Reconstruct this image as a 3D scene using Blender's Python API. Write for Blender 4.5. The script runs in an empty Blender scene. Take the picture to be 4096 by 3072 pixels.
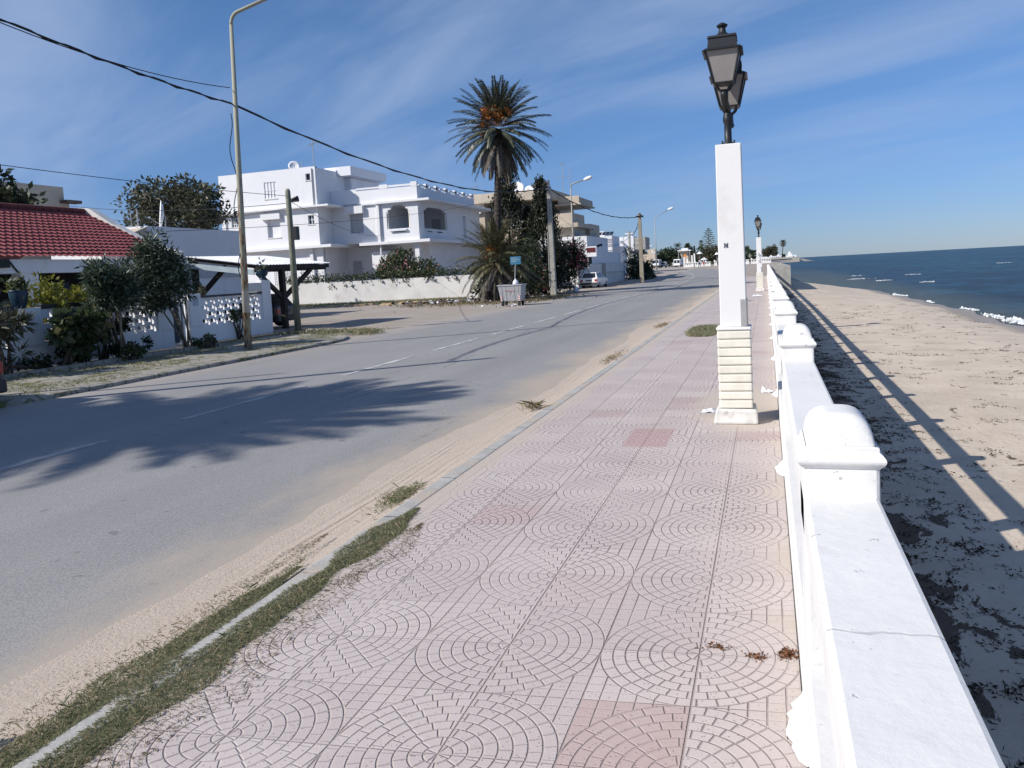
import bpy, math, random
import numpy as np
from mathutils import Vector, Matrix
R = math.radians
rnd = random.Random(7)
SC = bpy.context.scene
COL = SC.collection

# ------------------------------------------------------------------ camera
cam_d = bpy.data.cameras.new("camera")
cam = bpy.data.objects.new("camera", cam_d); COL.objects.link(cam)
yaw, pitch, roll = -0.3119, 0.0795, 0.0541
fwd = Vector((math.sin(yaw) * math.cos(pitch), math.cos(yaw) * math.cos(pitch), -math.sin(pitch)))
right = Vector((math.cos(yaw), -math.sin(yaw), 0))
down = fwd.cross(right)
r3 = right * math.cos(roll) + down * math.sin(roll)
d3 = -right * math.sin(roll) + down * math.cos(roll)
m = Matrix(((r3.x, -d3.x, -fwd.x, 0), (r3.y, -d3.y, -fwd.y, 0), (r3.z, -d3.z, -fwd.z, 1.582), (0, 0, 0, 1)))
cam.matrix_world = m
cam_d.sensor_width = 36.0
cam_d.lens = 36.0 * 3186 / 4096
cam_d.shift_y = -(1536 - 1346.4) / 4096
cam_d.clip_start = 0.05
cam_d.clip_end = 60000
SC.camera = cam

# ------------------------------------------------------------------ light, sky, exposure
SUN_EL = R(36.5)
SH = Vector((0.77, 0.638, 0)).normalized()          # direction in which shadows fall
sd = bpy.data.lights.new("sun", 'SUN'); sd.energy = 4.0; sd.angle = R(0.53); sd.color = (1, 0.945, 0.87)
sun = bpy.data.objects.new("sun", sd); COL.objects.link(sun)
dv = Vector((SH.x * math.cos(SUN_EL), SH.y * math.cos(SUN_EL), -math.sin(SUN_EL)))
sun.rotation_euler = dv.to_track_quat('-Z', 'Y').to_euler(); sun.location = (-30, -30, 40)
W = bpy.data.worlds.new("World"); SC.world = W; W.use_nodes = True
wn, wl = W.node_tree.nodes, W.node_tree.links
for n in list(wn): wn.remove(n)
wo = wn.new('ShaderNodeOutputWorld'); bg = wn.new('ShaderNodeBackground'); wl.new(bg.outputs[0], wo.inputs[0])
sky = wn.new('ShaderNodeTexSky'); sky.sky_type = 'NISHITA'; sky.sun_disc = False
sky.sun_elevation = SUN_EL; sky.sun_rotation = math.atan2(-SH.x, -SH.y)
sky.air_density = 1.0; sky.dust_density = 0.1; sky.ozone_density = 4.0; sky.altitude = 0
bg.inputs[1].default_value = 0.055
# thin cirrus: streaky noise on the sky directions, projected on a flat cloud layer
tc = wn.new('ShaderNodeTexCoord'); sep = wn.new('ShaderNodeSeparateXYZ'); wl.new(tc.outputs['Generated'], sep.inputs[0])
def wmath(op, a, b=None, c=None):
    n = wn.new('ShaderNodeMath'); n.operation = op
    for i, x in enumerate((a, b, c)):
        if x is None: continue
        if isinstance(x, (int, float)): n.inputs[i].default_value = x
        else: wl.new(x, n.inputs[i])
    return n.outputs[0]
zc = wmath('ADD', wmath('MAXIMUM', sep.outputs[2], 0.0), 0.16)
cu = wmath('DIVIDE', sep.outputs[0], zc); cv = wmath('DIVIDE', sep.outputs[1], zc)
a_ = R(-28)
su = wmath('ADD', wmath('MULTIPLY', cu, math.cos(a_)), wmath('MULTIPLY', cv, math.sin(a_)))
sv = wmath('SUBTRACT', wmath('MULTIPLY', cv, math.cos(a_)), wmath('MULTIPLY', cu, math.sin(a_)))
cmb = wn.new('ShaderNodeCombineXYZ'); wl.new(wmath('MULTIPLY', su, 0.55), cmb.inputs[0]); wl.new(wmath('MULTIPLY', sv, 1.5), cmb.inputs[1])
nz = wn.new('ShaderNodeTexNoise'); nz.inputs['Scale'].default_value = 1.15; nz.inputs['Detail'].default_value = 8; nz.inputs['Roughness'].default_value = 0.55
nz.inputs['Distortion'].default_value = 0.55; wl.new(cmb.outputs[0], nz.inputs['Vector'])
nz2 = wn.new('ShaderNodeTexNoise'); nz2.inputs['Scale'].default_value = 0.55; nz2.inputs['Detail'].default_value = 2
wl.new(cmb.outputs[0], nz2.inputs['Vector'])
mr = wn.new('ShaderNodeMapRange'); mr.interpolation_type = 'SMOOTHSTEP'
mr.inputs[1].default_value = 0.40; mr.inputs[2].default_value = 0.80; mr.inputs[3].default_value = 0.0; mr.inputs[4].default_value = 1
wl.new(wmath('ADD', wmath('MULTIPLY', nz.outputs[0], 0.7), wmath('MULTIPLY', nz2.outputs[0], 0.35)), mr.inputs[0])
fade = wn.new('ShaderNodeMapRange'); fade.inputs[1].default_value = 0.02; fade.inputs[2].default_value = 0.2; wl.new(sep.outputs[2], fade.inputs[0])
cf = wmath('MULTIPLY', wmath('MULTIPLY', mr.outputs[0], fade.outputs[0]), 0.72)
tint = wn.new('ShaderNodeMixRGB'); tint.blend_type = 'MULTIPLY'; tint.inputs[0].default_value = 1.0
el_ = wn.new('ShaderNodeMapRange'); el_.interpolation_type = 'SMOOTHSTEP'; el_.inputs[1].default_value = -0.02; el_.inputs[2].default_value = 0.34; wl.new(sep.outputs[2], el_.inputs[0])
tg = wn.new('ShaderNodeMixRGB'); wl.new(el_.outputs[0], tg.inputs[0]); tg.inputs[1].default_value = (0.66, 0.85, 1.36, 1); tg.inputs[2].default_value = (0.95, 1.24, 1.54, 1)
wl.new(tg.outputs[0], tint.inputs[2]); wl.new(sky.outputs[0], tint.inputs[1])
cm = wn.new('ShaderNodeMixRGB'); wl.new(cf, cm.inputs[0]); wl.new(tint.outputs[0], cm.inputs[1]); cm.inputs[2].default_value = (6.2, 7.6, 10.5, 1)
wl.new(cm.outputs[0], bg.inputs[0])
SC.view_settings.view_transform = 'Standard'; SC.view_settings.look = 'None'
SC.view_settings.exposure = 0.40; SC.view_settings.gamma = 1.0

# ------------------------------------------------------------------ mesh helper
class MB:
    def __init__(s): s.v = []; s.f = []; s.nm = []
    def box(s, x0, x1, y0, y1, z0, z1):
        b = len(s.v)
        s.v += [(x0, y0, z0), (x1, y0, z0), (x1, y1, z0), (x0, y1, z0), (x0, y0, z1), (x1, y0, z1), (x1, y1, z1), (x0, y1, z1)]
        s.f += [tuple(b + i for i in q) for q in ((0, 3, 2, 1), (4, 5, 6, 7), (0, 1, 5, 4), (1, 2, 6, 5), (2, 3, 7, 6), (3, 0, 4, 7))]
        return s
    def hexa(s, pts):                                   # 4 bottom (ccw), 4 top
        b = len(s.v); s.v += [tuple(p) for p in pts]
        s.f += [tuple(b + i for i in q) for q in ((0, 3, 2, 1), (4, 5, 6, 7), (0, 1, 5, 4), (1, 2, 6, 5), (2, 3, 7, 6), (3, 0, 4, 7))]
        return s
    def quad(s, *p):
        b = len(s.v); s.v += [tuple(q) for q in p]; s.f.append(tuple(range(b, b + len(p)))); return s
    def prism(s, poly, a0, a1, axis='z'):               # polygon extruded along an axis
        n = len(poly); b = len(s.v)
        def P(p, a): return (p[0], p[1], a) if axis == 'z' else ((p[0], a, p[1]) if axis == 'y' else (a, p[0], p[1]))
        s.v += [P(p, a0) for p in poly] + [P(p, a1) for p in poly]
        s.f.append(tuple(b + i for i in range(n))[::-1]); s.f.append(tuple(b + n + i for i in range(n)))
        for i in range(n): s.f.append((b + i, b + (i + 1) % n, b + n + (i + 1) % n, b + n + i))
        return s
    def tube(s, pts, rad, n=8, cap=True):
        pts = [Vector(p) for p in pts]; k = len(pts)
        if not hasattr(rad, '__len__'): rad = [rad] * k
        b = len(s.v); ref = None
        for i, p in enumerate(pts):
            t = (pts[min(i + 1, k - 1)] - pts[max(i - 1, 0)]).normalized()
            if ref is None:
                ref = Vector((0, 0, 1)) if abs(t.z) < 0.9 else Vector((1, 0, 0))
            u = t.cross(ref).normalized(); w = u.cross(t).normalized(); ref = w
            for j in range(n):
                a = 2 * math.pi * j / n
                s.v.append(tuple(p + (u * math.cos(a) + w * math.sin(a)) * rad[i]))
        for i in range(k - 1):
            for j in range(n):
                s.f.append((b + i * n + j, b + (i + 1) * n + j, b + (i + 1) * n + (j + 1) % n, b + i * n + (j + 1) % n))
        if cap:
            s.f.append(tuple(b + j for j in range(n))); s.f.append(tuple(b + (k - 1) * n + j for j in range(n))[::-1])
        return s
    def lathe(s, c, prof, n=16, sq=None):               # profile of (r,z) about a vertical axis
        b = len(s.v); k = len(prof)
        for r, z in prof:
            for j in range(n):
                a = 2 * math.pi * (j + 0.5) / n
                s.v.append((c[0] + r * math.cos(a), c[1] + r * math.sin(a), c[2] + z))
        for i in range(k - 1):
            for j in range(n):
                s.f.append((b + i * n + j, b + i * n + (j + 1) % n, b + (i + 1) * n + (j + 1) % n, b + (i + 1) * n + j))
        s.f.append(tuple(b + j for j in range(n))[::-1]); s.f.append(tuple(b + (k - 1) * n + j for j in range(n)))
        return s
    def arr(s, V, F):
        b = len(s.v); s.v += [tuple(x) for x in V]; s.f += [tuple(int(i) + b for i in f) for f in F]; return s
    def wall(s, axis, pos, th, a0, a1, z0, z1, holes):
        """wall slab with rectangular holes; axis 'y': face at y=pos runs along x; axis 'x': face at x=pos runs along y; th signed"""
        xs = sorted({a0, a1, *[min(max(h[0], a0), a1) for h in holes], *[min(max(h[1], a0), a1) for h in holes]})
        zs = sorted({z0, z1, *[h[2] for h in holes], *[h[3] for h in holes]})
        p0, p1 = min(pos, pos + th), max(pos, pos + th)
        for zi in range(len(zs) - 1):
            run = None
            for xi in range(len(xs) - 1):
                cx, cz = (xs[xi] + xs[xi + 1]) / 2, (zs[zi] + zs[zi + 1]) / 2
                hole = any(h[0] < cx < h[1] and h[2] < cz < h[3] for h in holes)
                if not hole and run is None: run = xs[xi]
                if run is not None and (hole or xi == len(xs) - 2):
                    e = xs[xi] if hole else xs[xi + 1]
                    if axis == 'y': s.box(run, e, p0, p1, zs[zi], zs[zi + 1])
                    else: s.box(p0, p1, run, e, zs[zi], zs[zi + 1])
                    run = None
        return s
    def build(s, name, mat, parent=None, smooth=False, bevel=0, sub=0):
        o3 = Vector(ORG.get(parent.name, (0, 0, 0))) if parent is not None else Vector((0, 0, 0))
        me = bpy.data.meshes.new(name)
        V = [(x - o3.x, y - o3.y, z - o3.z) for x, y, z in s.v] if o3.length else s.v
        me.from_pydata(V, [], s.f); me.update()
        if smooth: me.polygons.foreach_set('use_smooth', [True] * len(me.polygons))
        me.materials.append(mat)
        o = bpy.data.objects.new(name, me); COL.objects.link(o)
        if parent is not None: o.parent = parent; ORG[o.name] = tuple(o3)
        if bevel:
            b = o.modifiers.new('bevel', 'BEVEL'); b.width = bevel; b.segments = 2; b.limit_method = 'ANGLE'; b.angle_limit = R(40)
        if sub:
            b = o.modifiers.new('subdivision', 'SUBSURF'); b.levels = sub; b.render_levels = sub
        return o
ORG = {}
def tag(o, label=None, cat=None, group=None, kind=None):
    if label: o['label'] = label
    if cat: o['category'] = cat
    if group: o['group'] = group
    if kind: o['kind'] = kind
    return o
def thing(name, label, cat, loc=(0, 0, 0), group=None, rotz=0):
    o = bpy.data.objects.new(name, None); COL.objects.link(o); o.location = loc; o.rotation_euler = (0, 0, rotz)
    o.empty_display_size = 0.3
    ORG[o.name] = tuple(loc) if not rotz else (0, 0, 0)
    return tag(o, label, cat, group)
def copy_tree(o, parent=None):
    c = o.copy(); COL.objects.link(c)
    if parent is not None: c.parent = parent
    for ch in list(o.children): copy_tree(ch, c)
    return c
def smoothstep(a, b, x):
    t = min(1, max(0, (x - a) / (b - a))); return t * t * (3 - 2 * t)
def gz(y): return -0.13 + 1.12 * min(1, max(0, (y - 80) / 80))

# ------------------------------------------------------------------ materials
class NT:
    def __init__(s, name, rough=0.8, spec=0.3):
        s.m = bpy.data.materials.new(name); s.m.use_nodes = True
        s.n = s.m.node_tree.nodes; s.l = s.m.node_tree.links
        s.b = s.n['Principled BSDF']; s.b.inputs['Roughness'].default_value = rough
        s.b.inputs['Specular IOR Level'].default_value = spec
        g = s.n.new('ShaderNodeNewGeometry'); s.pos = g.outputs['Position']; s.isl = g.outputs['Random Per Island']; s.nor = g.outputs['Normal']
    def set(s, inp, x):
        if isinstance(x, (int, float)): inp.default_value = x
        elif isinstance(x, tuple): inp.default_value = x if len(x) == 4 or inp.type == 'VECTOR' else (*x, 1)
        else: s.l.new(x, inp)
    def math(s, op, a, b=None, c=None, clamp=False):
        n = s.n.new('ShaderNodeMath'); n.operation = op; n.use_clamp = clamp
        for i, x in enumerate((a, b, c)):
            if x is not None: s.set(n.inputs[i], x)
        return n.outputs[0]
    def xyz(s, v=None):
        n = s.n.new('ShaderNodeSeparateXYZ'); s.l.new(v or s.pos, n.inputs[0]); return n.outputs
    def comb(s, x, y, z=0.0):
        n = s.n.new('ShaderNodeCombineXYZ'); s.set(n.inputs[0], x); s.set(n.inputs[1], y); s.set(n.inputs[2], z); return n.outputs[0]
    def scl(s, v, k):
        n = s.n.new('ShaderNodeVectorMath'); n.operation = 'MULTIPLY'; s.l.new(v, n.inputs[0]); n.inputs[1].default_value = k; return n.outputs[0]
    def noise(s, scale, detail=4, rough=0.55, vec=None, dist=0.0):
        n = s.n.new('ShaderNodeTexNoise'); n.inputs['Scale'].default_value = scale; n.inputs['Detail'].default_value = detail
        n.inputs['Roughness'].default_value = rough; n.inputs['Distortion'].default_value = dist; s.l.new(vec or s.pos, n.inputs['Vector']); return n.outputs[0]
    def vor(s, scale, vec=None, out='Distance', feature='F1'):
        n = s.n.new('ShaderNodeTexVoronoi'); n.feature = feature; n.inputs['Scale'].default_value = scale; s.l.new(vec or s.pos, n.inputs['Vector']); return n.outputs[out]
    def white(s, vec):
        n = s.n.new('ShaderNodeTexWhiteNoise'); n.noise_dimensions = '3D'; s.l.new(vec, n.inputs[0]); return n.outputs[0]
    def ss(s, x, a, b, lo=0.0, hi=1.0):
        n = s.n.new('ShaderNodeMapRange'); n.interpolation_type = 'SMOOTHSTEP'; s.set(n.inputs[0], x); s.set(n.inputs[1], a); s.set(n.inputs[2], b); n.inputs[3].default_value = lo; n.inputs[4].default_value = hi; return n.outputs[0]
    def mix(s, f, a, b, mode='MIX'):
        n = s.n.new('ShaderNodeMixRGB'); n.blend_type = mode; s.set(n.inputs[0], f); s.set(n.inputs[1], a); s.set(n.inputs[2], b); return n.outputs[0]
    def col(s, c): s.set(s.b.inputs['Base Color'], c); return s
    def bump(s, h, strength=0.3, dist=0.01):
        n = s.n.new('ShaderNodeBump'); n.inputs['Strength'].default_value = strength; n.inputs['Distance'].default_value = dist; s.l.new(h, n.inputs['Height']); s.l.new(n.outputs[0], s.b.inputs['Normal']); return s

def varied(name, c, rough=0.8, var=0.12, scale=3.0, dirt=None, dirt_amt=0.5, dirt_scale=1.2, bump=0.2, spec=0.3, fine=60):
    t = NT(name, rough, spec)
    f = t.noise(scale, 6, 0.6)
    c2 = tuple(x * (1 - var * 2) for x in c); c1 = tuple(min(1, x * (1 + var)) for x in c)
    k = t.mix(t.ss(f, 0.3, 0.7), c2, c1)
    if dirt:
        k = t.mix(t.math('MULTIPLY', t.ss(t.noise(dirt_scale, 8, 0.68), 0.55, 0.72), dirt_amt), k, dirt)
    t.col(k)
    if bump: t.bump(t.noise(fine, 4, 0.6), bump, 0.006)
    return t.m
def plain(name, c, rough=0.5, metal=0.0, spec=0.4, var=0.06):
    t = NT(name, rough, spec); t.b.inputs['Metallic'].default_value = metal
    t.col(t.mix(t.ss(t.noise(9, 4, 0.6), 0.3, 0.7), tuple(x * (1 - var) for x in c), tuple(min(1, x * (1 + var)) for x in c)))
    return t.m
def leafmat(name, dark, light, warm=None, rough=0.45, trans=0.25, warm_amt=0.15):
    t = NT(name, rough, 0.35)
    k = t.mix(t.isl, dark, light)
    if warm: k = t.mix(t.ss(t.math('FRACT', t.math('MULTIPLY', t.isl, 17.3)), 1 - warm_amt * 1.3, 1 - warm_amt * 0.7), k, warm)
    t.col(k)
    tr = t.n.new('ShaderNodeBsdfTranslucent'); t.l.new(k, tr.inputs[0])
    ms = t.n.new('ShaderNodeMixShader'); ms.inputs[0].default_value = trans
    t.l.new(t.b.outputs[0], ms.inputs[1]); t.l.new(tr.outputs[0], ms.inputs[2]); t.l.new(ms.outputs[0], t.n['Material Output'].inputs[0])
    return t.m

M = {}
def railpaint():
    t = NT('railing_paint', 0.65, 0.3)
    k = t.mix(t.ss(t.noise(2.2, 6, 0.6), 0.3, 0.7), (0.72, 0.713, 0.693), (0.775, 0.765, 0.74))
    k = t.mix(t.math('MULTIPLY', t.ss(t.noise(5.0, 6, 0.65), 0.60, 0.72), 0.35), k, (0.60, 0.60, 0.58))
    gr_ = t.math('MULTIPLY', t.ss(t.noise(38, 5, 0.7), 0.60, 0.70), t.ss(t.noise(2.4, 4), 0.45, 0.6)); k = t.mix(t.math('MULTIPLY', gr_, 0.4), k, (0.5, 0.49, 0.46))
    spots = t.ss(t.noise(11, 2, 0.4), 0.735, 0.75); k = t.mix(t.math('MULTIPLY', spots, 0.7), k, (0.42, 0.42, 0.42))
    chips = t.math('MULTIPLY', t.ss(t.noise(17, 4, 0.6), 0.66, 0.69), t.ss(t.noise(1.7, 3), 0.5, 0.62)); k = t.mix(t.math('MULTIPLY', chips, 0.75), k, (0.36, 0.35, 0.33))
    x, y, z = t.xyz()
    cr = t.ss(t.math('ABSOLUTE', t.math('SUBTRACT', t.math('ADD', y, t.math('MULTIPLY', t.noise(9, 3), 0.06)), 1.68)), 0.003, 0.006, 1, 0)
    k = t.mix(t.math('MULTIPLY', cr, 0.4), k, (0.35, 0.34, 0.32))
    t.col(k); t.bump(t.math('SUBTRACT', t.math('ADD', t.noise(9, 6, 0.65), t.math('MULTIPLY', t.noise(3, 3), 1.2)), t.math('ADD', chips, cr)), 0.3, 0.014); return t.m
M['rail_white'] = railpaint()
M['house_white'] = varied('house_plaster', (0.74, 0.745, 0.77), 0.85, 0.03, 0.5, (0.66, 0.65, 0.63), 0.3, 0.35, 0.1)
def housemat(name, c, stain):
    t = NT(name, 0.85, 0.25)
    k = t.mix(t.ss(t.noise(0.5, 6, 0.6), 0.3, 0.7), tuple(v * 0.95 for v in c), c)
    st = t.noise(1.6, 6, 0.65, t.scl(t.pos, (1, 1, 0.09)))
    k = t.mix(t.math('MULTIPLY', t.ss(st, 0.56, 0.72), 0.45), k, stain)
    k = t.mix(t.math('MULTIPLY', t.ss(t.noise(0.9, 7, 0.7), 0.60, 0.70), 0.35), k, stain)
    t.col(k); t.bump(t.noise(25, 4), 0.12, 0.006); return t.m
M['house_white'] = housemat('streaked_house_plaster', (0.76, 0.765, 0.785), (0.60, 0.595, 0.575))
M['whitewash'] = housemat('whitewash_plaster', (0.76, 0.755, 0.745), (0.60, 0.56, 0.52))
M['wall_white'] = varied('garden_wall_plaster', (0.66, 0.645, 0.62), 0.85, 0.05, 0.8, (0.36, 0.34, 0.31), 0.6, 0.7, 0.2)
M['beige'] = varied('beige_plaster', (0.52, 0.45, 0.36), 0.85, 0.05, 0.6, (0.33, 0.29, 0.24), 0.5, 0.5, 0.1)
M['cream'] = varied('cream_paint', (0.76, 0.725, 0.63), 0.7, 0.05, 5, (0.68, 0.61, 0.48), 0.3, 4, 0.3)
M['grey_concrete'] = varied('grey_concrete', (0.36, 0.35, 0.32), 0.85, 0.1, 2, (0.2, 0.19, 0.17), 0.5, 1.5, 0.4)
M['old_plinth'] = varied('worn_white_stone', (0.66, 0.65, 0.62), 0.85, 0.1, 6, (0.3, 0.27, 0.23), 0.85, 7, 0.9, fine=18)
M['pole_concrete'] = varied('pole_concrete', (0.34, 0.33, 0.30), 0.85, 0.08, 3, (0.2, 0.19, 0.17), 0.4, 2, 0.3)
M['pole_green'] = varied('green_grey_wood', (0.23, 0.235, 0.18), 0.85, 0.1, 4, (0.12, 0.12, 0.09), 0.4, 3, 0.3)
M['black_iron'] = plain('black_iron', (0.018, 0.019, 0.022), 0.45)
M['dark_wood'] = varied('dark_brown_wood', (0.022, 0.018, 0.016), 0.7, 0.15, 3, None, 0, 1, 0.1)
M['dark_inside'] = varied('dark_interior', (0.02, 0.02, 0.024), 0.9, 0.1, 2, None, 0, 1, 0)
M['blue_metal'] = plain('dark_blue_metal', (0.012, 0.03, 0.06), 0.5)
M['urn_blue'] = plain('glazed_blue_urn', (0.01, 0.035, 0.06), 0.35)
M['grey_shutter'] = plain('grey_shutter', (0.42, 0.43, 0.45), 0.7)
M['white_shutter'] = plain('white_shutter', (0.72, 0.73, 0.75), 0.7)
M['glass_dark'] = plain('dark_window_glass', (0.02, 0.025, 0.03), 0.12, 0, 0.6)
M['white_metal'] = plain('white_sheet_metal', (0.82, 0.82, 0.83), 0.45)
M['galv'] = varied('galvanised_steel', (0.36, 0.37, 0.39), 0.5, 0.08, 6, (0.3, 0.27, 0.24), 0.35, 4, 0.1, 0.5)
M['car_white'] = plain('white_car_paint', (0.78, 0.78, 0.78), 0.3, 0, 0.5, 0.02)
M['car_dark'] = plain('dark_car_paint', (0.012, 0.013, 0.018), 0.25, 0, 0.6, 0.05)
M['rubber'] = plain('black_rubber', (0.02, 0.02, 0.02), 0.8)
M['tail_red'] = plain('red_tail_light', (0.35, 0.01, 0.008), 0.2, 0, 0.6)
M['bumper'] = plain('dark_plastic_bumper', (0.05, 0.045, 0.042), 0.6)
M['plate'] = plain('number_plate', (0.04, 0.04, 0.05), 0.5)
M['sign_blue'] = plain('blue_sign', (0.03, 0.15, 0.26), 0.5)
M['sign_red'] = plain('dark_red_sign', (0.10, 0.012, 0.014), 0.6)
M['paint_red'] = plain('red_paint', (0.45, 0.06, 0.04), 0.6)
M['paint_dark'] = plain('dark_blue_paint', (0.02, 0.025, 0.06), 0.6)
M['sign_white'] = plain('white_lettering', (0.8, 0.8, 0.78), 0.6)
M['orange'] = plain('orange_sign', (0.7, 0.28, 0.06), 0.6)
M['bag_white'] = varied('white_plastic_bag', (0.72, 0.73, 0.78), 0.35, 0.06, 8, (0.3, 0.3, 0.36), 0.5, 7, 0.5, 0.5, 15)
M['bag_dark'] = plain('black_plastic_bag', (0.02, 0.02, 0.022), 0.3)
M['bark'] = varied('bark', (0.14, 0.11, 0.085), 0.9, 0.2, 6, None, 0, 1, 0.6, fine=25)
M['bark_light'] = varied('pale_bark', (0.27, 0.23, 0.18), 0.9, 0.15, 8, None, 0, 1, 0.5, fine=25)
M['palm_bark'] = varied('palm_bark', (0.062, 0.05, 0.042), 0.9, 0.25, 7, None, 0, 1, 0.9, fine=14)
M['leaf_dark'] = leafmat('dark_leaves', (0.013, 0.026, 0.012), (0.06, 0.08, 0.038))
M['leaf_mid'] = leafmat('mid_green_leaves', (0.024, 0.044, 0.018), (0.105, 0.135, 0.06), (0.16, 0.15, 0.07))
M['leaf_olive'] = leafmat('olive_leaves', (0.030, 0.037, 0.018), (0.13, 0.135, 0.085), (0.16, 0.14, 0.09))
M['leaf_oleander'] = leafmat('oleander_leaves', (0.020, 0.038, 0.024), (0.080, 0.115, 0.070), (0.20, 0.23, 0.16))
M['leaf_yellow'] = leafmat('yellow_green_leaves', (0.09, 0.11, 0.015), (0.30, 0.29, 0.05), None, trans=0.35)
M['leaf_cypress'] = leafmat('cypress_leaves', (0.010, 0.016, 0.010), (0.040, 0.05, 0.026), (0.09, 0.085, 0.06))
M['leaf_palm'] = leafmat('palm_leaflets', (0.030, 0.042, 0.030), (0.115, 0.13, 0.085), (0.19, 0.165, 0.115), rough=0.4, trans=0.12)
M['leaf_palm_dry'] = leafmat('dry_palm_leaflets', (0.07, 0.062, 0.05), (0.21, 0.185, 0.15), (0.05, 0.04, 0.03), rough=0.6, trans=0.1)
M['leaf_palm_gold'] = leafmat('palm_leaflets_gold', (0.026, 0.032, 0.014), (0.135, 0.125, 0.062), (0.22, 0.18, 0.10), trans=0.12)  # green gold leaflets, the short palm's own colour
M['dates'] = leafmat('orange_dates', (0.30, 0.085, 0.012), (0.62, 0.22, 0.035), rough=0.5, trans=0.0)
M['petal'] = leafmat('pink_petals', (0.42, 0.05, 0.10), (0.72, 0.20, 0.26), rough=0.6, trans=0.2)
M['petal_pale'] = leafmat('pale_pink_petals', (0.6, 0.25, 0.24), (0.75, 0.42, 0.38), rough=0.6, trans=0.2)
M['grass'] = leafmat('grass_blades', (0.13, 0.165, 0.085), (0.36, 0.38, 0.22), (0.52, 0.44, 0.30), rough=0.6, trans=0.45, warm_amt=0.3)
M['grass_dry'] = leafmat('dry_grass_blades', (0.10, 0.10, 0.05), (0.27, 0.235, 0.14), (0.38, 0.30, 0.19), rough=0.7, trans=0.2, warm_amt=0.4)
M['weed'] = leafmat('beach_weed', (0.018, 0.013, 0.008), (0.07, 0.045, 0.028), rough=0.8, trans=0.0)
M['skin'] = plain('skin', (0.35, 0.2, 0.14), 0.6)
M['hair'] = plain('dark_hair', (0.02, 0.015, 0.012), 0.6)
M['cloth_white'] = plain('white_cloth', (0.75, 0.75, 0.76), 0.9)
M['cloth_red'] = plain('red_cloth', (0.45, 0.03, 0.04), 0.9)
M['cloth_blue'] = plain('blue_cloth', (0.06, 0.09, 0.18), 0.9)
M['cloth_dark'] = plain('dark_cloth', (0.04, 0.045, 0.06), 0.9)
M['lantern_glass'] = plain('frosted_lantern_glass', (0.27, 0.25, 0.235), 0.3, 0, 0.5)
M['lamp_head'] = plain('lamp_head_white', (0.75, 0.75, 0.73), 0.4)
M['cable'] = plain('black_cable', (0.015, 0.015, 0.017), 0.6)
M['splash'] = varied('lime_paint_splash', (0.76, 0.755, 0.73), 0.7, 0.03, 10, (0.6, 0.58, 0.54), 0.4, 20, 0.8, fine=30)
M['cover_plate'] = plain('grey_cover_plate', (0.33, 0.33, 0.33), 0.5)

# ------------------------------------------------------------------ ground materials
def asphalt():
    t = NT('asphalt', 0.85, 0.25)
    x, y, z = t.xyz()
    st = t.scl(t.pos, (1.0, 0.12, 1.0))
    k = t.mix(t.ss(t.noise(0.8, 5, 0.6, st), 0.3, 0.7), (0.262, 0.256, 0.252), (0.312, 0.305, 0.30))
    k = t.mix(t.ss(t.noise(0.22, 3, 0.5), 0.45, 0.7), k, t.mix(0.5, k, (0.345, 0.335, 0.325)))
    sp = t.noise(90, 2, 0.6); k = t.mix(t.ss(sp, 0.3, 0.75), t.mix(0.45, k, (0.12, 0.12, 0.122)), t.mix(0.3, k, (0.46, 0.455, 0.45)))
    spots = t.math('MULTIPLY', t.ss(t.noise(5.5, 3, 0.5), 0.69, 0.73), 0.45); k = t.mix(spots, k, (0.09, 0.09, 0.095))
    vc = t.vor(0.42, t.scl(t.pos, (1.0, 0.7, 1.0)), feature='DISTANCE_TO_EDGE'); vj = t.math('ADD', vc, t.math('MULTIPLY', t.math('SUBTRACT', t.noise(6, 4, 0.6), 0.5), 0.03))
    k = t.mix(t.math('MULTIPLY', t.math('MULTIPLY', t.ss(t.math('ABSOLUTE', vj), 0.001, 0.006, 1, 0), t.ss(t.noise(0.3, 2), 0.52, 0.62)), 0.5), k, (0.12, 0.118, 0.115))
    wheel = t.math('ADD', t.ss(t.math('ABSOLUTE', t.math('ADD', x, 5.0)), 0.15, 0.45, 1, 0), t.ss(t.math('ABSOLUTE', t.math('ADD', x, 6.5)), 0.15, 0.45, 1, 0)); k = t.mix(t.math('MULTIPLY', wheel, t.math('MULTIPLY', t.noise(0.7, 4, 0.6, st), 0.28)), k, (0.19, 0.186, 0.184))
    # broken dark line wandering along the lane
    cx = t.math('ADD', -5.9, t.math('MULTIPLY', t.math('SUBTRACT', t.noise(0.35, 5, 0.6, t.scl(t.pos, (0.0, 1.0, 0.0))), 0.5), 1.2))
    dark_line = t.ss(t.math('ABSOLUTE', t.math('SUBTRACT', x, cx)), 0.012, 0.035, 1, 0)
    k = t.mix(t.math('MULTIPLY', dark_line, t.math('MULTIPLY', t.ss(t.noise(0.25, 3), 0.5, 0.6), 0.4)), k, (0.1, 0.1, 0.1))
    # blown sand towards both edges
    n = t.math('MULTIPLY', t.math('SUBTRACT', t.noise(1.1, 6, 0.65, t.scl(t.pos, (1, 0.5, 1))), 0.5), 1.6)
    sand = t.ss(t.math('ADD', x, n), -4.0, -3.2)
    sandl = t.ss(t.math('ADD', x, n), -10.4, -12.4)
    fine = t.noise(30, 3, 0.6)
    k = t.mix(t.math('MULTIPLY', sand, 0.75), k, t.mix(fine, (0.40, 0.33, 0.26), (0.50, 0.42, 0.33)))
    k = t.mix(t.math('MULTIPLY', sandl, 0.8), k, t.mix(fine, (0.33, 0.29, 0.25), (0.45, 0.39, 0.33)))
    t.col(k); t.bump(sp, 0.25, 0.008); return t.m
M['asphalt'] = asphalt()
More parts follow.
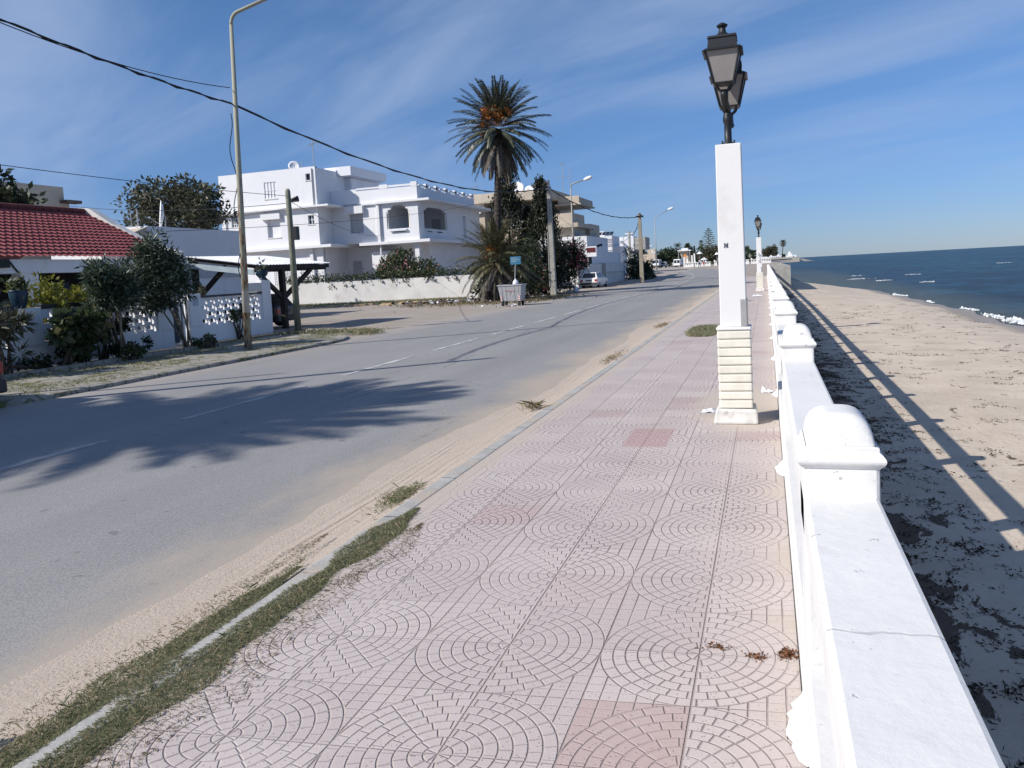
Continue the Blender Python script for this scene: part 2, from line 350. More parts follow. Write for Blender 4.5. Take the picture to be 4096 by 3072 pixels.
def marking():
    t = NT('worn_shaded_road_paint', 0.8, 0.3)
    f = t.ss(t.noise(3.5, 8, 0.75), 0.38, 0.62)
    x, y, z = t.xyz(); near = t.ss(y, 8, 15, 0.35, 1.0); far = t.ss(y, 60, 30, 0.7, 1.0); t.col(t.mix(t.math('MULTIPLY', f, t.math('MULTIPLY', near, far)), (0.30, 0.295, 0.29), (0.62, 0.62, 0.61))); t.bump(t.noise(90, 2), 0.25, 0.008); return t.m  # besides the wear, near dashes are dimmed by colour for the palm shadow
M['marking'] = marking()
def sandstrip():
    t = NT('road_edge_sand', 0.95, 0.1)
    x, y, z = t.xyz()
    f = t.noise(5, 8, 0.65)
    k = t.mix(f, (0.41, 0.345, 0.285), (0.52, 0.445, 0.375))
    k = t.mix(t.math('MULTIPLY', t.ss(t.noise(26, 4, 0.6), 0.62, 0.72), 0.6), k, (0.22, 0.17, 0.12))
    # tyre grooves and drift ripples running along the kerb
    w = t.math('ADD', x, t.math('MULTIPLY', t.noise(0.7, 3, 0.5, t.scl(t.pos, (1, 0.35, 1))), 0.16))
    rip = t.math('SINE', t.math('ADD', t.math('MULTIPLY', w, 62), t.math('MULTIPLY', t.noise(2.0, 3, 0.5, t.scl(t.pos, (3, 0.3, 1))), 9)))
    msk = t.math('MULTIPLY', t.ss(t.noise(0.9, 5, 0.65, t.scl(t.pos, (2.6, 0.3, 1))), 0.46, 0.62), t.ss(x, -3.25, -2.95))
    h = t.math('MULTIPLY', rip, msk)
    k = t.mix(t.math('MULTIPLY', t.ss(h, -0.55, -0.95), 0.35), k, (0.25, 0.2, 0.15))
    t.col(k)
    t.bump(t.math('ADD', t.math('MULTIPLY', h, 0.4), t.math('MULTIPLY', t.noise(40, 4, 0.7), 0.8)), 0.7, 0.02); return t.m
M['sandstrip'] = sandstrip()
def paving():
    t = NT('patterned_paving', 0.8, 0.25)
    x, y, z = t.xyz()
    X0 = t.math('ADD', x, 1.0837)
    X = t.math('MULTIPLY', X0, 0.8 / 0.785)
    Y = t.math('SUBTRACT', t.math('SUBTRACT', y, 4.717), t.math('MULTIPLY', X0, 0.0863))
    def cell(v, p): return t.math('SUBTRACT', t.math('MODULO', t.math('ADD', v, 80 * p + p / 2), p), p / 2)
    lx, ly = cell(X, 0.8), cell(Y, 0.8)
    r = t.math('SQRT', t.math('ADD', t.math('MULTIPLY', lx, lx), t.math('MULTIPLY', ly, ly)))
    rk = t.math('DIVIDE', r, 0.05); ring = t.math('FLOOR', rk); rf = t.math('FRACT', rk)
    gr = t.math('MULTIPLY', t.math('MINIMUM', rf, t.math('SUBTRACT', 1.0, rf)), 0.05)      # metres to the nearest ring joint
    ang = t.math('DIVIDE', t.math('ARCTAN2', ly, lx), 2 * math.pi)
    nn = t.math('MULTIPLY', t.math('ADD', ring, 1.0), 4.0)
    af = t.math('FRACT', t.math('ADD', t.math('ADD', t.math('MULTIPLY', ang, nn), t.math('MULTIPLY', t.math('MODULO', ring, 2.0), 0.5)), 40.25))
    ga = t.math('MULTIPLY', t.math('MINIMUM', af, t.math('SUBTRACT', 1.0, af)), t.math('DIVIDE', t.math('MULTIPLY', r, 2 * math.pi), nn))
    # beyond the rings: rows of setts parallel to the kerb
    sx = t.math('FRACT', t.math('ADD', t.math('DIVIDE', lx, 0.0667), 20)); gx = t.math('MULTIPLY', t.math('MINIMUM', sx, t.math('SUBTRACT', 1.0, sx)), 0.0667)
    sy = t.math('FRACT', t.math('ADD', t.math('DIVIDE', ly, 0.0571), 20)); gy = t.math('MULTIPLY', t.math('MINIMUM', sy, t.math('SUBTRACT', 1.0, sy)), 0.0571)
    out = t.math('GREATER_THAN', r, 0.405)
    def wgt(n_): return t.math('ADD', 0.3, t.math('MULTIPLY', t.math('DIVIDE', t.math('ABSOLUTE', n_), t.math('ADD', r, 0.001)), 0.7))
    def dp(v, lo=0.0008, hi=0.0052): return t.ss(v, lo, hi, 1, 0)
    d1 = t.math('MAXIMUM', t.math('MULTIPLY', dp(gr), wgt(lx)), t.math('MULTIPLY', dp(ga), wgt(ly)))
    d2 = t.math('MAXIMUM', dp(gx), t.math('MULTIPLY', dp(gy), 0.3))
    # straight tile joints, 40 cm
    tx, ty = cell(X, 0.4), cell(Y, 0.4)
    jx = t.math('ABSOLUTE', tx); jy = t.math('ABSOLUTE', ty)
    depth = t.math('ADD', t.math('MULTIPLY', d1, t.math('SUBTRACT', 1.0, out)), t.math('MULTIPLY', d2, out))
    dj = t.math('MULTIPLY', t.ss(jx, 0.0012, 0.0055, 1, 0), 0.9)
    djy = t.math('MULTIPLY', t.ss(jy, 0.0015, 0.005, 1, 0), 0.6)
    wear = t.ss(t.noise(1.3, 5, 0.6), 0.3, 0.65)
    dep = t.math('MAXIMUM', t.math('MULTIPLY', t.math('MAXIMUM', depth, djy), t.math('ADD', 0.35, t.math('MULTIPLY', wear, 0.65))), dj)
    # per-tile shade and terrazzo specks
    ix = t.math('FLOOR', t.math('DIVIDE', t.math('ADD', X, 40), 0.4)); iy = t.math('FLOOR', t.math('DIVIDE', t.math('ADD', Y, 40), 0.4))
    wt = t.white(t.comb(ix, iy, 3.0))
    base = t.mix(wt, (0.49, 0.425, 0.405), (0.55, 0.482, 0.455))
    base = t.mix(t.math('MULTIPLY', t.ss(wt, 0.965, 0.975), 0.6), base, (0.43, 0.31, 0.30))
    base = t.mix(t.math('MULTIPLY', t.ss(t.noise(0.55, 4, 0.6), 0.45, 0.65), 0.4), base, (0.50, 0.42, 0.405))
    near_row = t.math('MULTIPLY', t.math('MULTIPLY', t.math('LESS_THAN', iy, 94.5), t.math('GREATER_THAN', ix, 100.5)), t.math('LESS_THAN', ix, 101.5))
    base = t.mix(t.math('MULTIPLY', near_row, t.math('ADD', 0.25, t.math('MULTIPLY', t.noise(4, 5, 0.6), 0.5))), base, (0.42, 0.285, 0.26))
    sp = t.vor(95); speck = t.ss(t.white(t.vor(95, out='Position')), 0.86, 0.90)
    base = t.mix(t.math('MULTIPLY', speck, t.math('MULTIPLY', t.ss(sp, 0.38, 0.22), 0.7)), base, (0.10, 0.08, 0.085))
    base = t.mix(t.math('MULTIPLY', t.ss(t.noise(60, 2), 0.62, 0.7), 0.25), base, (0.62, 0.58, 0.56))
    stain = t.math('MULTIPLY', t.ss(t.noise(2.3, 5, 0.6), 0.69, 0.72), 0.5)
    base = t.mix(stain, base, (0.27, 0.26, 0.25))
    # blown sand in the joints and in drifts by the railing, the kerb and the lamp pillar
    n = t.noise(1.7, 6, 0.65)
    drift = t.ss(t.math('ADD', x, t.math('MULTIPLY', n, 0.5)), 0.14, 0.34)
    drift2 = t.ss(t.math('ADD', x, t.math('MULTIPLY', n, 0.35)), -1.92, -2.12)
    ex = t.math('DIVIDE', t.math('ADD', x, 0.30), 0.55); ey = t.math('DIVIDE', t.math('SUBTRACT', y, 9.0), 1.5)
    el = t.math('SQRT', t.math('ADD', t.math('MULTIPLY', ex, ex), t.math('MULTIPLY', ey, ey)))
    drift3 = t.ss(t.math('ADD', el, t.math('MULTIPLY', n, 0.9)), 1.55, 1.15)
    drift = t.math('MULTIPLY', drift, t.ss(t.noise(1.1, 5, 0.65), 0.40, 0.62)); dr = t.math('MULTIPLY', t.math('MAXIMUM', t.math('MAXIMUM', drift, drift3), drift2), 0.8)
    sandc = t.mix(t.noise(35, 3), (0.44, 0.375, 0.31), (0.54, 0.475, 0.40))
    base = t.mix(dr, base, sandc)
    sandin = t.ss(t.noise(1.0, 4, 0.6), 0.42, 0.6)
    jc = t.mix(sandin, (0.19, 0.15, 0.145), (0.36, 0.30, 0.27))
    k = t.mix(t.math('MULTIPLY', dep, t.math('SUBTRACT', 0.75, t.math('MULTIPLY', dr, 0.85))), base, jc)
    red1 = t.math('MULTIPLY', t.math('MULTIPLY', t.ss(y, 6.85, 6.95), t.ss(y, 7.75, 7.65)), t.math('MULTIPLY', t.ss(x, -1.28, -1.25), t.ss(x, -0.86, -0.89)))
    k = t.mix(t.math('MULTIPLY', red1, 0.6), k, (0.42, 0.26, 0.25))
    t.col(k)
    h = t.math('SUBTRACT', t.math('MULTIPLY', t.noise(120, 3, 0.6), 0.15), t.math('MULTIPLY', dep, t.math('SUBTRACT', 1.0, dr)))
    t.bump(h, 0.9, 0.008); return t.m
M['paving'] = paving()
def kerbmat():
    t = NT('kerb_concrete', 0.85, 0.25)
    x, y, z = t.xyz()
    k = t.mix(t.ss(t.noise(4, 6, 0.65), 0.3, 0.7), (0.34, 0.33, 0.31), (0.46, 0.45, 0.42))
    f = t.math('FRACT', t.math('ADD', y, 40.3)); j = t.ss(t.math('MINIMUM', f, t.math('SUBTRACT', 1.0, f)), 0.006, 0.014, 1, 0)
    k = t.mix(t.math('MULTIPLY', j, 0.8), k, (0.1, 0.09, 0.08))
    k = t.mix(t.ss(t.noise(1.4, 6, 0.65), 0.5, 0.6), k, (0.45, 0.385, 0.315))
    t.col(k); t.bump(t.math('SUBTRACT', t.noise(40, 4), j), 0.5, 0.008); return t.m
M['kerb'] = kerbmat()
def verge():
    t = NT('overgrown_pavement', 0.9, 0.15)
    x, y, z = t.xyz()
    v = t.vor(2.3, out='Distance', feature='DISTANCE_TO_EDGE')
    k = t.mix(t.ss(t.noise(3, 6, 0.65), 0.3, 0.7), (0.27, 0.255, 0.225), (0.40, 0.375, 0.33))
    k = t.mix(t.ss(v, 0.02, 0.06, 0.7, 0), k, (0.10, 0.10, 0.05))
    k = t.mix(t.ss(t.noise(1.5, 6, 0.7), 0.52, 0.6), k, t.mix(t.noise(30, 3), (0.07, 0.085, 0.03), (0.17, 0.165, 0.08)))
    t.col(k); t.bump(t.noise(16, 6, 0.7), 0.7, 0.03); return t.m
M['verge'] = verge()
def dirt():
    t = NT('dusty_ground', 0.95, 0.1)
    f = t.noise(1.2, 8, 0.65)
    k = t.mix(f, (0.27, 0.235, 0.20), (0.43, 0.38, 0.325))
    k = t.mix(t.ss(t.noise(0.25, 4, 0.6), 0.5, 0.62), k, (0.37, 0.33, 0.30))
    k = t.mix(t.math('MULTIPLY', t.ss(t.noise(14, 5, 0.7), 0.6, 0.68), 0.6), k, (0.16, 0.13, 0.10))
    t.col(k); t.bump(t.noise(9, 7, 0.7), 0.6, 0.04); return t.m
M['dirt'] = dirt()
def beach():
    t = NT('beach_sand', 0.92, 0.15)
    x, y, z = t.xyz()
    k = t.mix(t.ss(t.noise(0.7, 6, 0.6), 0.3, 0.7), (0.51, 0.43, 0.345), (0.61, 0.525, 0.428))
    k = t.mix(t.math('MULTIPLY', t.ss(t.noise(11, 4, 0.6), 0.6, 0.72), 0.3), k, (0.3, 0.24, 0.18))
    st = t.scl(t.pos, (0.8, 0.45, 1))
    w = t.noise(2.6, 7, 0.7, st, 0.6); zone = t.ss(t.noise(0.35, 3, 0.5), 0.35, 0.62)
    near = t.ss(x, 2.9, 1.2)
    thr = t.math('SUBTRACT', 0.675, t.math('ADD', t.math('MULTIPLY', zone, 0.07), t.math('MULTIPLY', near, 0.225)))
    k = t.mix(t.math('MULTIPLY', t.ss(t.math('SUBTRACT', w, thr), 0.0, 0.03), 0.9), k, t.mix(t.noise(40, 3), (0.045, 0.03, 0.02), (0.13, 0.085, 0.06)))
    wet = t.ss(t.math('ADD', z, t.math('MULTIPLY', t.noise(0.6, 4), 0.12)), -2.36, -2.52)
    k = t.mix(wet, k, t.mix(0.55, k, (0.16, 0.125, 0.085)))
    t.col(k); t.set(t.b.inputs['Roughness'], t.math('SUBTRACT', 0.92, t.math('MULTIPLY', wet, 0.5)))
    t.bump(t.math('ADD', t.math('MULTIPLY', t.noise(6, 7, 0.65), 0.8), t.math('MULTIPLY', t.ss(t.math('SUBTRACT', w, thr), 0.0, 0.05), 0.5)), 0.8, 0.05); return t.m
M['beach'] = beach()
def seamat():
    t = NT('sea_water', 0.3, 0.05)
    x, y, z = t.xyz()
    big = t.noise(0.012, 4, 0.55, t.scl(t.pos, (2.2, 1.0, 1)))
    k = t.mix(t.ss(big, 0.38, 0.62), (0.012, 0.040, 0.088), (0.017, 0.074, 0.125))
    rip = t.noise(0.35, 5, 0.6, t.scl(t.pos, (0.9, 0.3, 1)), 0.3); k = t.mix(t.ss(rip, 0.35, 0.65, 0.0, 0.7), k, (0.004, 0.014, 0.03))
    weed = t.ss(t.noise(0.05, 5, 0.6, t.scl(t.pos, (1.5, 0.8, 1)), 0.5), 0.52, 0.6)
    shore = t.ss(x, 75, 25)
    k = t.mix(t.math('MULTIPLY', t.math('MULTIPLY', weed, shore), 0.75), k, (0.008, 0.018, 0.035))
    k = t.mix(t.math('MULTIPLY', t.ss(x, 21, 12.5), t.math('MULTIPLY', t.ss(y, 400, 120), 0.8)), k, (0.075, 0.085, 0.075))
    # whitecaps: sparse and stretched along the crests
    cap = t.noise(0.16, 5, 0.65, t.scl(t.pos, (0.8, 0.22, 1)), 0.3)
    capm = t.math('MULTIPLY', t.ss(cap, 0.725, 0.745), t.ss(t.noise(0.03, 2), 0.42, 0.55))
    k = t.mix(capm, k, (0.75, 0.78, 0.8))
    t.col(k); t.set(t.b.inputs['Roughness'], t.math('ADD', 0.16, t.math('MULTIPLY', capm, 0.6)))
    wv = t.noise(0.55, 5, 0.6, t.scl(t.pos, (1.3, 0.45, 1)), 0.2); wv2 = t.noise(2.6, 4, 0.6, t.scl(t.pos, (1.2, 0.6, 1)))
    t.bump(t.math('ADD', wv, t.math('MULTIPLY', wv2, 0.25)), 0.85, 0.7)
    df = t.n.new('ShaderNodeBsdfDiffuse'); t.l.new(t.b.inputs['Base Color'].links[0].from_socket, df.inputs[0]); t.l.new(t.b.inputs['Normal'].links[0].from_socket, df.inputs['Normal'])
    ms = t.n.new('ShaderNodeMixShader'); ms.inputs[0].default_value = 0.62; t.l.new(t.b.outputs[0], ms.inputs[1]); t.l.new(df.outputs[0], ms.inputs[2]); t.l.new(ms.outputs[0], t.n['Material Output'].inputs[0])
    return t.m
M['sea'] = seamat()
M['foam'] = varied('sea_foam', (0.8, 0.83, 0.84), 0.7, 0.05, 4, (0.35, 0.42, 0.45), 0.6, 3, 0.8, fine=12)

# ------------------------------------------------------------------ ground, roads, beach, sea
def grid_sheet(name, rows, mat, kind='structure', smooth=True):
    """rows: list of equally long lists of points"""
    b = MB(); n = len(rows[0])
    for r in rows: b.v += [tuple(p) for p in r]
    for i in range(len(rows) - 1):
        for j in range(n - 1): b.f.append((i * n + j, i * n + j + 1, (i + 1) * n + j + 1, (i + 1) * n + j))
    return tag(b.build(name, mat, smooth=smooth), kind=kind)
def interp(tab, y):
    if y <= tab[0][0]: return tab[0][1]
    for (a, b), (c, d) in zip(tab, tab[1:]):
        if y <= c: return b + (d - b) * (y - a) / (c - a)
    return tab[-1][1]
COAST = [(80, 0.2), (80.3, 2.1), (140, 2.2), (200, 1.5), (300, 0.5), (590, 1.0), (800, 5), (880, 22), (960, 38), (1000, 30), (1040, -60), (1500, -300)]
WATER = [(-200, 13.62), (44.6, 13.06), (71.4, 13.17), (80.4, 12.61), (96.0, 12.39), (107.1, 11.16), (127.2, 7.7), (149.5, 4.35), (178.6, 4.02), (300, 3.4), (590, 3.4), (780, 8), (880, 30), (960, 52), (1010, 46), (1040, -50), (1500, -280)]
ys = [-200, -60, -20, 0, 20, 40, 60, 70, 79.9, 80.3] + list(range(84, 164, 4)) + [180, 220, 260, 300, 400, 500, 590, 700, 800, 840, 880, 920, 960, 1000, 1040, 1500]
rows = []
for y in ys:
    c = interp(COAST, y)
    rows.append([(x, y, gz(y) - 0.03) for x in (-1400, -400, -150, -60, -30, -12, -6, c)])
grid_sheet('ground', rows, M['dirt'])
# road: follows the centre line, straight and then bending left
CL = [(-7.47, -60), (-7.47, 0), (-7.47, 60), (-7.47, 75), (-7.5, 84), (-7.7, 91), (-8.6, 101), (-9.9, 110), (-12, 123), (-14.8, 135.5), (-19.5, 152), (-28, 172), (-42, 190), (-70, 210)]
def dense(P, step=2.0):
    out = []
    for a, b in zip(P, P[1:]):
        n = max(1, int(math.hypot(b[0] - a[0], b[1] - a[1]) / step))
        out += [(a[0] + (b[0] - a[0]) * i / n, a[1] + (b[1] - a[1]) * i / n) for i in range(n)]
    return out + [P[-1]]
CLD = dense(CL)
for _ in range(3): CLD = [CLD[0]] + [((a[0] + 2 * b[0] + c[0]) / 4, (a[1] + 2 * b[1] + c[1]) / 4) for a, b, c in zip(CLD, CLD[1:], CLD[2:])] + [CLD[-1]]
def offset(P, i, d):
    a, b = P[max(i - 1, 0)], P[min(i + 1, len(P) - 1)]
    tx, ty = b[0] - a[0], b[1] - a[1]; l = math.hypot(tx, ty)
    return P[i][0] + ty / l * d, P[i][1] - tx / l * d
rows = []
for i, p in enumerate(CLD):
    q = [offset(CLD, i, d) for d in (-4.9, -4.4, -2, 0, 2, 4.0, 4.9)]
    rows.append([(a, b, gz(b) + 0.0) for a, b in q])
grid_sheet('road', rows, M['asphalt'])
# centre line marking: dashes, then a continuous line into the bend
b = MB()
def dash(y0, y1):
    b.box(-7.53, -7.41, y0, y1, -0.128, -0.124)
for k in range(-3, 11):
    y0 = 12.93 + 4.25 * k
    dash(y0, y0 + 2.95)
pl = [(p, i) for i, p in enumerate(CLD) if 55 < p[1] < 185]
for (p, i), (q, j) in zip(pl, pl[1:]):
    A, B = offset(CLD, i, -0.07), offset(CLD, i, 0.07); C_, D = offset(CLD, j, 0.07), offset(CLD, j, -0.07)
    b.quad((*A, gz(A[1]) + 0.006), (*B, gz(B[1]) + 0.006), (*C_, gz(C_[1]) + 0.006), (*D, gz(D[1]) + 0.006))
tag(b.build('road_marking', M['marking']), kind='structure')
# promenade pavement, kerb, sand drift in the gutter
b = MB(); b.box(-2.36, 0.08, -6, 80, -0.3, 0.0); tag(b.build('promenade_pavement', M['paving']), kind='structure')
b = MB(); b.box(-2.49, -2.362, -6, 80, -0.3, 0.004); tag(b.build('kerb', M['kerb'], bevel=0.012), kind='structure')
r2 = random.Random(3); rows = []
for i in range(0, 262):
    y = -6 + i * 0.33
    w = 0.74 + 0.12 * math.sin(y * 0.35) + 0.1 * math.sin(y * 0.9 + 1) + r2.uniform(-0.04, 0.04) - (0.25 if y > 20 else 0) * smoothstep(20, 40, y)
    rows.append([(-2.492 - w, y, -0.128)] + [(-2.492 - w * (1 - f), y, -0.124 + 0.11 * f * f + r2.uniform(-0.004, 0.004)) for f in (0.3, 0.55, 0.75, 0.9)] + [(-2.492, y, -0.012)])
grid_sheet('sand_drift', rows, M['sandstrip'])
# pavement on the far side of the road, with a rounded end and its kerb
vp = [(-11.85, -30), (-11.85, 19.6), (-11.95, 20.6), (-12.3, 21.5), (-12.9, 22.2), (-13.7, 22.6), (-15.0, 22.9), (-16.35, 23.9), (-16.35, -30)]
b = MB(); b.prism(vp, -0.3, -0.055); tag(b.build('left_pavement', M['verge']), kind='structure')
b = MB(); kp = vp[:7]
for p, q in zip(kp, kp[1:]):
    tx, ty = q[0] - p[0], q[1] - p[1]; l = math.hypot(tx, ty); nx, ny = ty / l * 0.14, -tx / l * 0.14
    b.hexa([(p[0], p[1], -0.3), (p[0] + nx, p[1] + ny, -0.3), (q[0] + nx, q[1] + ny, -0.3), (q[0], q[1], -0.3), (p[0], p[1], -0.047), (p[0] + nx, p[1] + ny, -0.06), (q[0] + nx, q[1] + ny, -0.06), (q[0], q[1], -0.047)])
tag(b.build('left_kerb', M['verge'], bevel=0.02), kind='structure')
b = MB()
b.hexa([(-15.6, 5, -.1), (-15.45, 5, -.1), (-15.1, 19.2, -.1), (-15.25, 19.2, -.1), (-15.6, 5, 0.03), (-15.45, 5, 0.03), (-15.1, 19.2, 0.03), (-15.25, 19.2, 0.03)])
tag(b.build('planting_bed_edging', M['verge']), kind='structure')
# beach and sea
rows = []; rb = random.Random(5)
byy = [-60, -20, -8] + [-4 + 0.5 * i for i in range(0, 169)] + [82 + 2 * i for i in range(0, 30)] + [145, 160, 200, 260, 300, 400, 500, 590, 700, 780, 840, 880, 920, 960, 1000, 1030]
for y in byy:
    xi = interp(COAST, y) - (0.1 if y < 140 else 0.0); xw = interp(WATER, y) + (0.25 * math.sin(y * 0.33) + 0.18 * math.sin(y * 0.83) if y < 140 else 0)
    row = []
    for f in [i / 24 for i in range(25)] + [1.15, 1.4]:
        x = xi + (xw - xi) * f
        z0 = -2.12 if y < 140 else -2.12 + 2.5 * smoothstep(140, 220, y)
        z0 += 0.95 * smoothstep(60, 79, y) * (1 - smoothstep(100, 150, y))
        z = z0 + (-2.27 - z0) * min(1, f / 0.68) if f < 0.68 else -2.27 - 0.48 * ((f - 0.68) / 0.32) ** 1.3
        if 0.02 < f < 1.0: z += 0.035 * math.sin(x * 1.9 + y * 0.4) * math.sin(y * 0.5 - x) * (1 - f) + rb.uniform(-0.008, 0.008)
        row.append((x, y, z))
    rows.append(row)
grid_sheet('beach', rows, M['beach'])
b = MB(); S = 50000
b.quad((-S, -S, -2.75), (S, -S, -2.75), (S, S, -2.75), (-S, S, -2.75)); tag(b.build('sea', M['sea']), kind='structure')
def leaf_arrays(rng, P, size, aspect=0.5, up=0.3, dirs=None):
    """one rhombic leaf per point"""
    n = len(P); P = np.asarray(P, float)
    d = rng.normal(size=(n, 3)); d[:, 2] += up
    if dirs is not None: d = d * 0.5 + np.asarray(dirs) * 1.4
    d /= np.linalg.norm(d, axis=1)[:, None]
    q = rng.normal(size=(n, 3)); u = np.cross(d, q); u /= np.linalg.norm(u, axis=1)[:, None] + 1e-9
    s = size * rng.uniform(0.6, 1.35, n)[:, None]
    a = P; t = P + d * s; m1 = P + d * s * 0.45 + u * s * aspect * 0.5; m2 = P + d * s * 0.45 - u * s * aspect * 0.5
    V = np.stack([a, m1, t, m2], 1).reshape(-1, 3); F = np.arange(4 * n).reshape(n, 4)
    return V, F
# breaking foam: low ridged strips of water's edge foam
def foam(cx, cy, L, wd, ang, seed):
    r = random.Random(seed); b = MB(); n = 26
    for i in range(n + 1):
        t = i / n; e = abs(math.sin(math.pi * t)) ** 0.5
        ox = (t - 0.5) * L; wob = 0.25 * wd * math.sin(t * 9 + seed) + r.uniform(-0.12, 0.12) * wd
        for j, (s, h) in enumerate(((-1, 0.0), (-0.4, 0.8), (0.1, 1), (0.5, 0.35), (1, 0.0))):
            yy = s * wd * 0.5 * e * r.uniform(0.6, 1.2) + wob
            b.v.append((cx + ox * math.cos(ang) - yy * math.sin(ang), cy + ox * math.sin(ang) + yy * math.cos(ang), -2.755 + h * e * 0.14 * r.uniform(0.4, 1.2)))
    for i in range(n):
        for j in range(4): b.f.append((i * 5 + j, i * 5 + j + 1, (i + 1) * 5 + j + 1, (i + 1) * 5 + j))
    return b
b = MB()
for a in ((28.0, 71.0, 3.2, 0.4, R(3), 3),):
    f = foam(*a); b.arr(f.v, f.f)
fr_ = np.random.default_rng(77); P = []
def lace(path, w, per_m):
    for (x0, y0), (x1, y1) in zip(path, path[1:]):
        n = int(math.hypot(x1 - x0, y1 - y0) * per_m); t = fr_.uniform(0, 1, n); g = fr_.normal(0, w, (n, 2)) * (0.35 + fr_.uniform(0, 1, (n, 1)) ** 3)
        P.append(np.stack([x0 + (x1 - x0) * t + g[:, 0], y0 + (y1 - y0) * t + g[:, 1], np.full(n, -2.742) + fr_.uniform(0, .03, n)], 1))
def shore(y): return interp(WATER, y) + (0.25 * math.sin(y * 0.33) + 0.18 * math.sin(y * 0.83))
for (ya, yb, off, w, per) in ((50, 54, 0.9, 0.3, 150), (54.5, 58, 0.35, 0.12, 110), (47, 50.5, 1.7, 0.3, 110), (62, 65, 0.25, 0.06, 60), (73, 76, 0.3, 0.06, 50), (86, 92, 0.35, 0.08, 50), (40, 46, 0.25, 0.08, 60)):
    n_ = 10; lace([(shore(ya + (yb - ya) * k / n_) + off, ya + (yb - ya) * k / n_) for k in range(n_ + 1)], w, per)
for (x, y, L, w, per) in ((21, 122, 1.6, .2, 120), (26, 165, 2.4, .35, 60), (15.2, 152, 2.6, .35, 90), (17.5, 176, 1.6, .4, 60), (46, 150, 1.6, .3, 60), (60, 240, 3, .4, 40), (17.5, 137, 1.8, .25, 110)): lace([(x - L / 2, y), (x + L / 2, y + .3)], w, per)
V, F = leaf_arrays(fr_, np.concatenate(P), 0.16, 0.8, 0.0, fr_.normal(size=(sum(len(q) for q in P), 3)) * np.array([1, 1, .12])); b.arr(V, F)
tag(b.build('wave_foam', M['foam'], smooth=True), 'white foam of small waves breaking along the shore', 'foam', kind='stuff')

# concrete retaining wall under the railing and its step at the far end
b = MB(); b.box(0.07, 0.33, -6, 80, -3.2, -0.005)
tag(b.build('retaining_wall', M['grey_concrete']), 'grey concrete retaining wall holding the promenade above the beach', 'wall')
b = MB(); b.box(0.34, 1.95, 80.02, 88, -3.2, 0.93); b.box(1.95, 2.2, 80.02, 140, -3.2, 0.9)
tag(b.build('sea_wall', M['grey_concrete']), 'grey concrete sea wall block stepping out towards the water past the railing', 'wall')

# ------------------------------------------------------------------ white railing
rail = thing('railing', 'thick white plastered railing with domed posts between pavement and beach', 'railing', (0.2, 0, 0))
b = MB()
b.box(0.092, 0.312, -6, 80, 0.70, 0.84)
b.build('top_rail', M['rail_white'], rail, bevel=0.014)
posts = [-0.78 + 3.5 * i for i in range(24)]
posts = [p for p in posts if p < 79.8]
b = MB()
for p, q in zip([-4.2] + posts, posts + [80]):
    a0, a1 = p + 0.135, q - 0.135
    if a1 - a0 < 0.5: continue
    b.box(0.085, 0.285, a0, a1, 0.0, 0.30)
b.build('low_wall', M['rail_white'], rail, bevel=0.012)
def post_at(y, i):
    b = MB(); w = 0.105
    b.box(0.2 - 0.108, 0.2 + 0.114, y - 0.13, y + 0.13, 0.0, 0.945)
    p = b.build('post', M['rail_white'], rail, bevel=0.012)
    # cap: torus moulding and a shallow dome rounded across the rail
    c = MB(); pr = []
    for a in range(0, 9): pr.append((0.110 + 0.017 * math.sin(math.pi * a / 8), 0.93 + 0.05 * a / 8))
    ring = [(s, z) for s, z in pr] + [(0.109, 0.980), (0.109, 0.993), (0.101, 0.996)]
    b0 = len(c.v)
    for s, z in ring:
        for (dx, dy) in ((-1, -1), (1, -1), (1, 1), (-1, 1)): c.v.append((0.203 + dx * s, y + dy * (s + 0.022), z))
    for k in range(len(ring) - 1):
        for j in range(4): c.f.append((b0 + k * 4 + j, b0 + k * 4 + (j + 1) % 4, b0 + (k + 1) * 4 + (j + 1) % 4, b0 + (k + 1) * 4 + j))
    c.f.append((b0, b0 + 3, b0 + 2, b0 + 1))
    c.build('cap', M['rail_white'], p)
    d = MB(); n = 14
    for a in range(n + 1):
        for e in range(n + 1):
            u = math.sin(math.pi / 2 * (2 * a / n - 1)); v = math.sin(math.pi / 2 * (2 * e / n - 1))
            d.v.append((0.203 + 0.099 * u, y + 0.121 * v, 0.995 + 0.100 * (max(0, 1 - abs(u) ** 3.2)) ** 0.45 * (max(0, 1 - abs(v) ** 9)) ** 0.5))
    for a in range(n):
        for e in range(n): q = a * (n + 1) + e; d.f.append((q, q + n + 1, q + n + 2, q + 1))
    d.build('dome', M['rail_white'], p, smooth=True)
    r = random.Random(i); s = MB(); k = 14
    pts = [(0.082 - (0.055 + r.uniform(-0.012, 0.012)) * abs(math.sin(math.pi * j / (k - 1))) ** 0.6 * (1 if i % 5 else 1.15), y - 0.22 + 0.44 * j / (k - 1) + r.uniform(-0.006, 0.006)) for j in range(k)]
    s.v = [(x, yy, 0.003) for x, yy in pts] + [(0.093, yy, 0.06 + r.uniform(-0.012, 0.012)) for x, yy in pts] + [(x * .45 + 0.093 * .55, yy, 0.014) for x, yy in pts]
    for j in range(k - 1): s.f += [(j, j + 1, 2 * k + j + 1, 2 * k + j), (2 * k + j, 2 * k + j + 1, k + j + 1, k + j)]
    s.build('paint_splash', M['splash'], p, smooth=True)
for i, y in enumerate(posts): post_at(y, i)

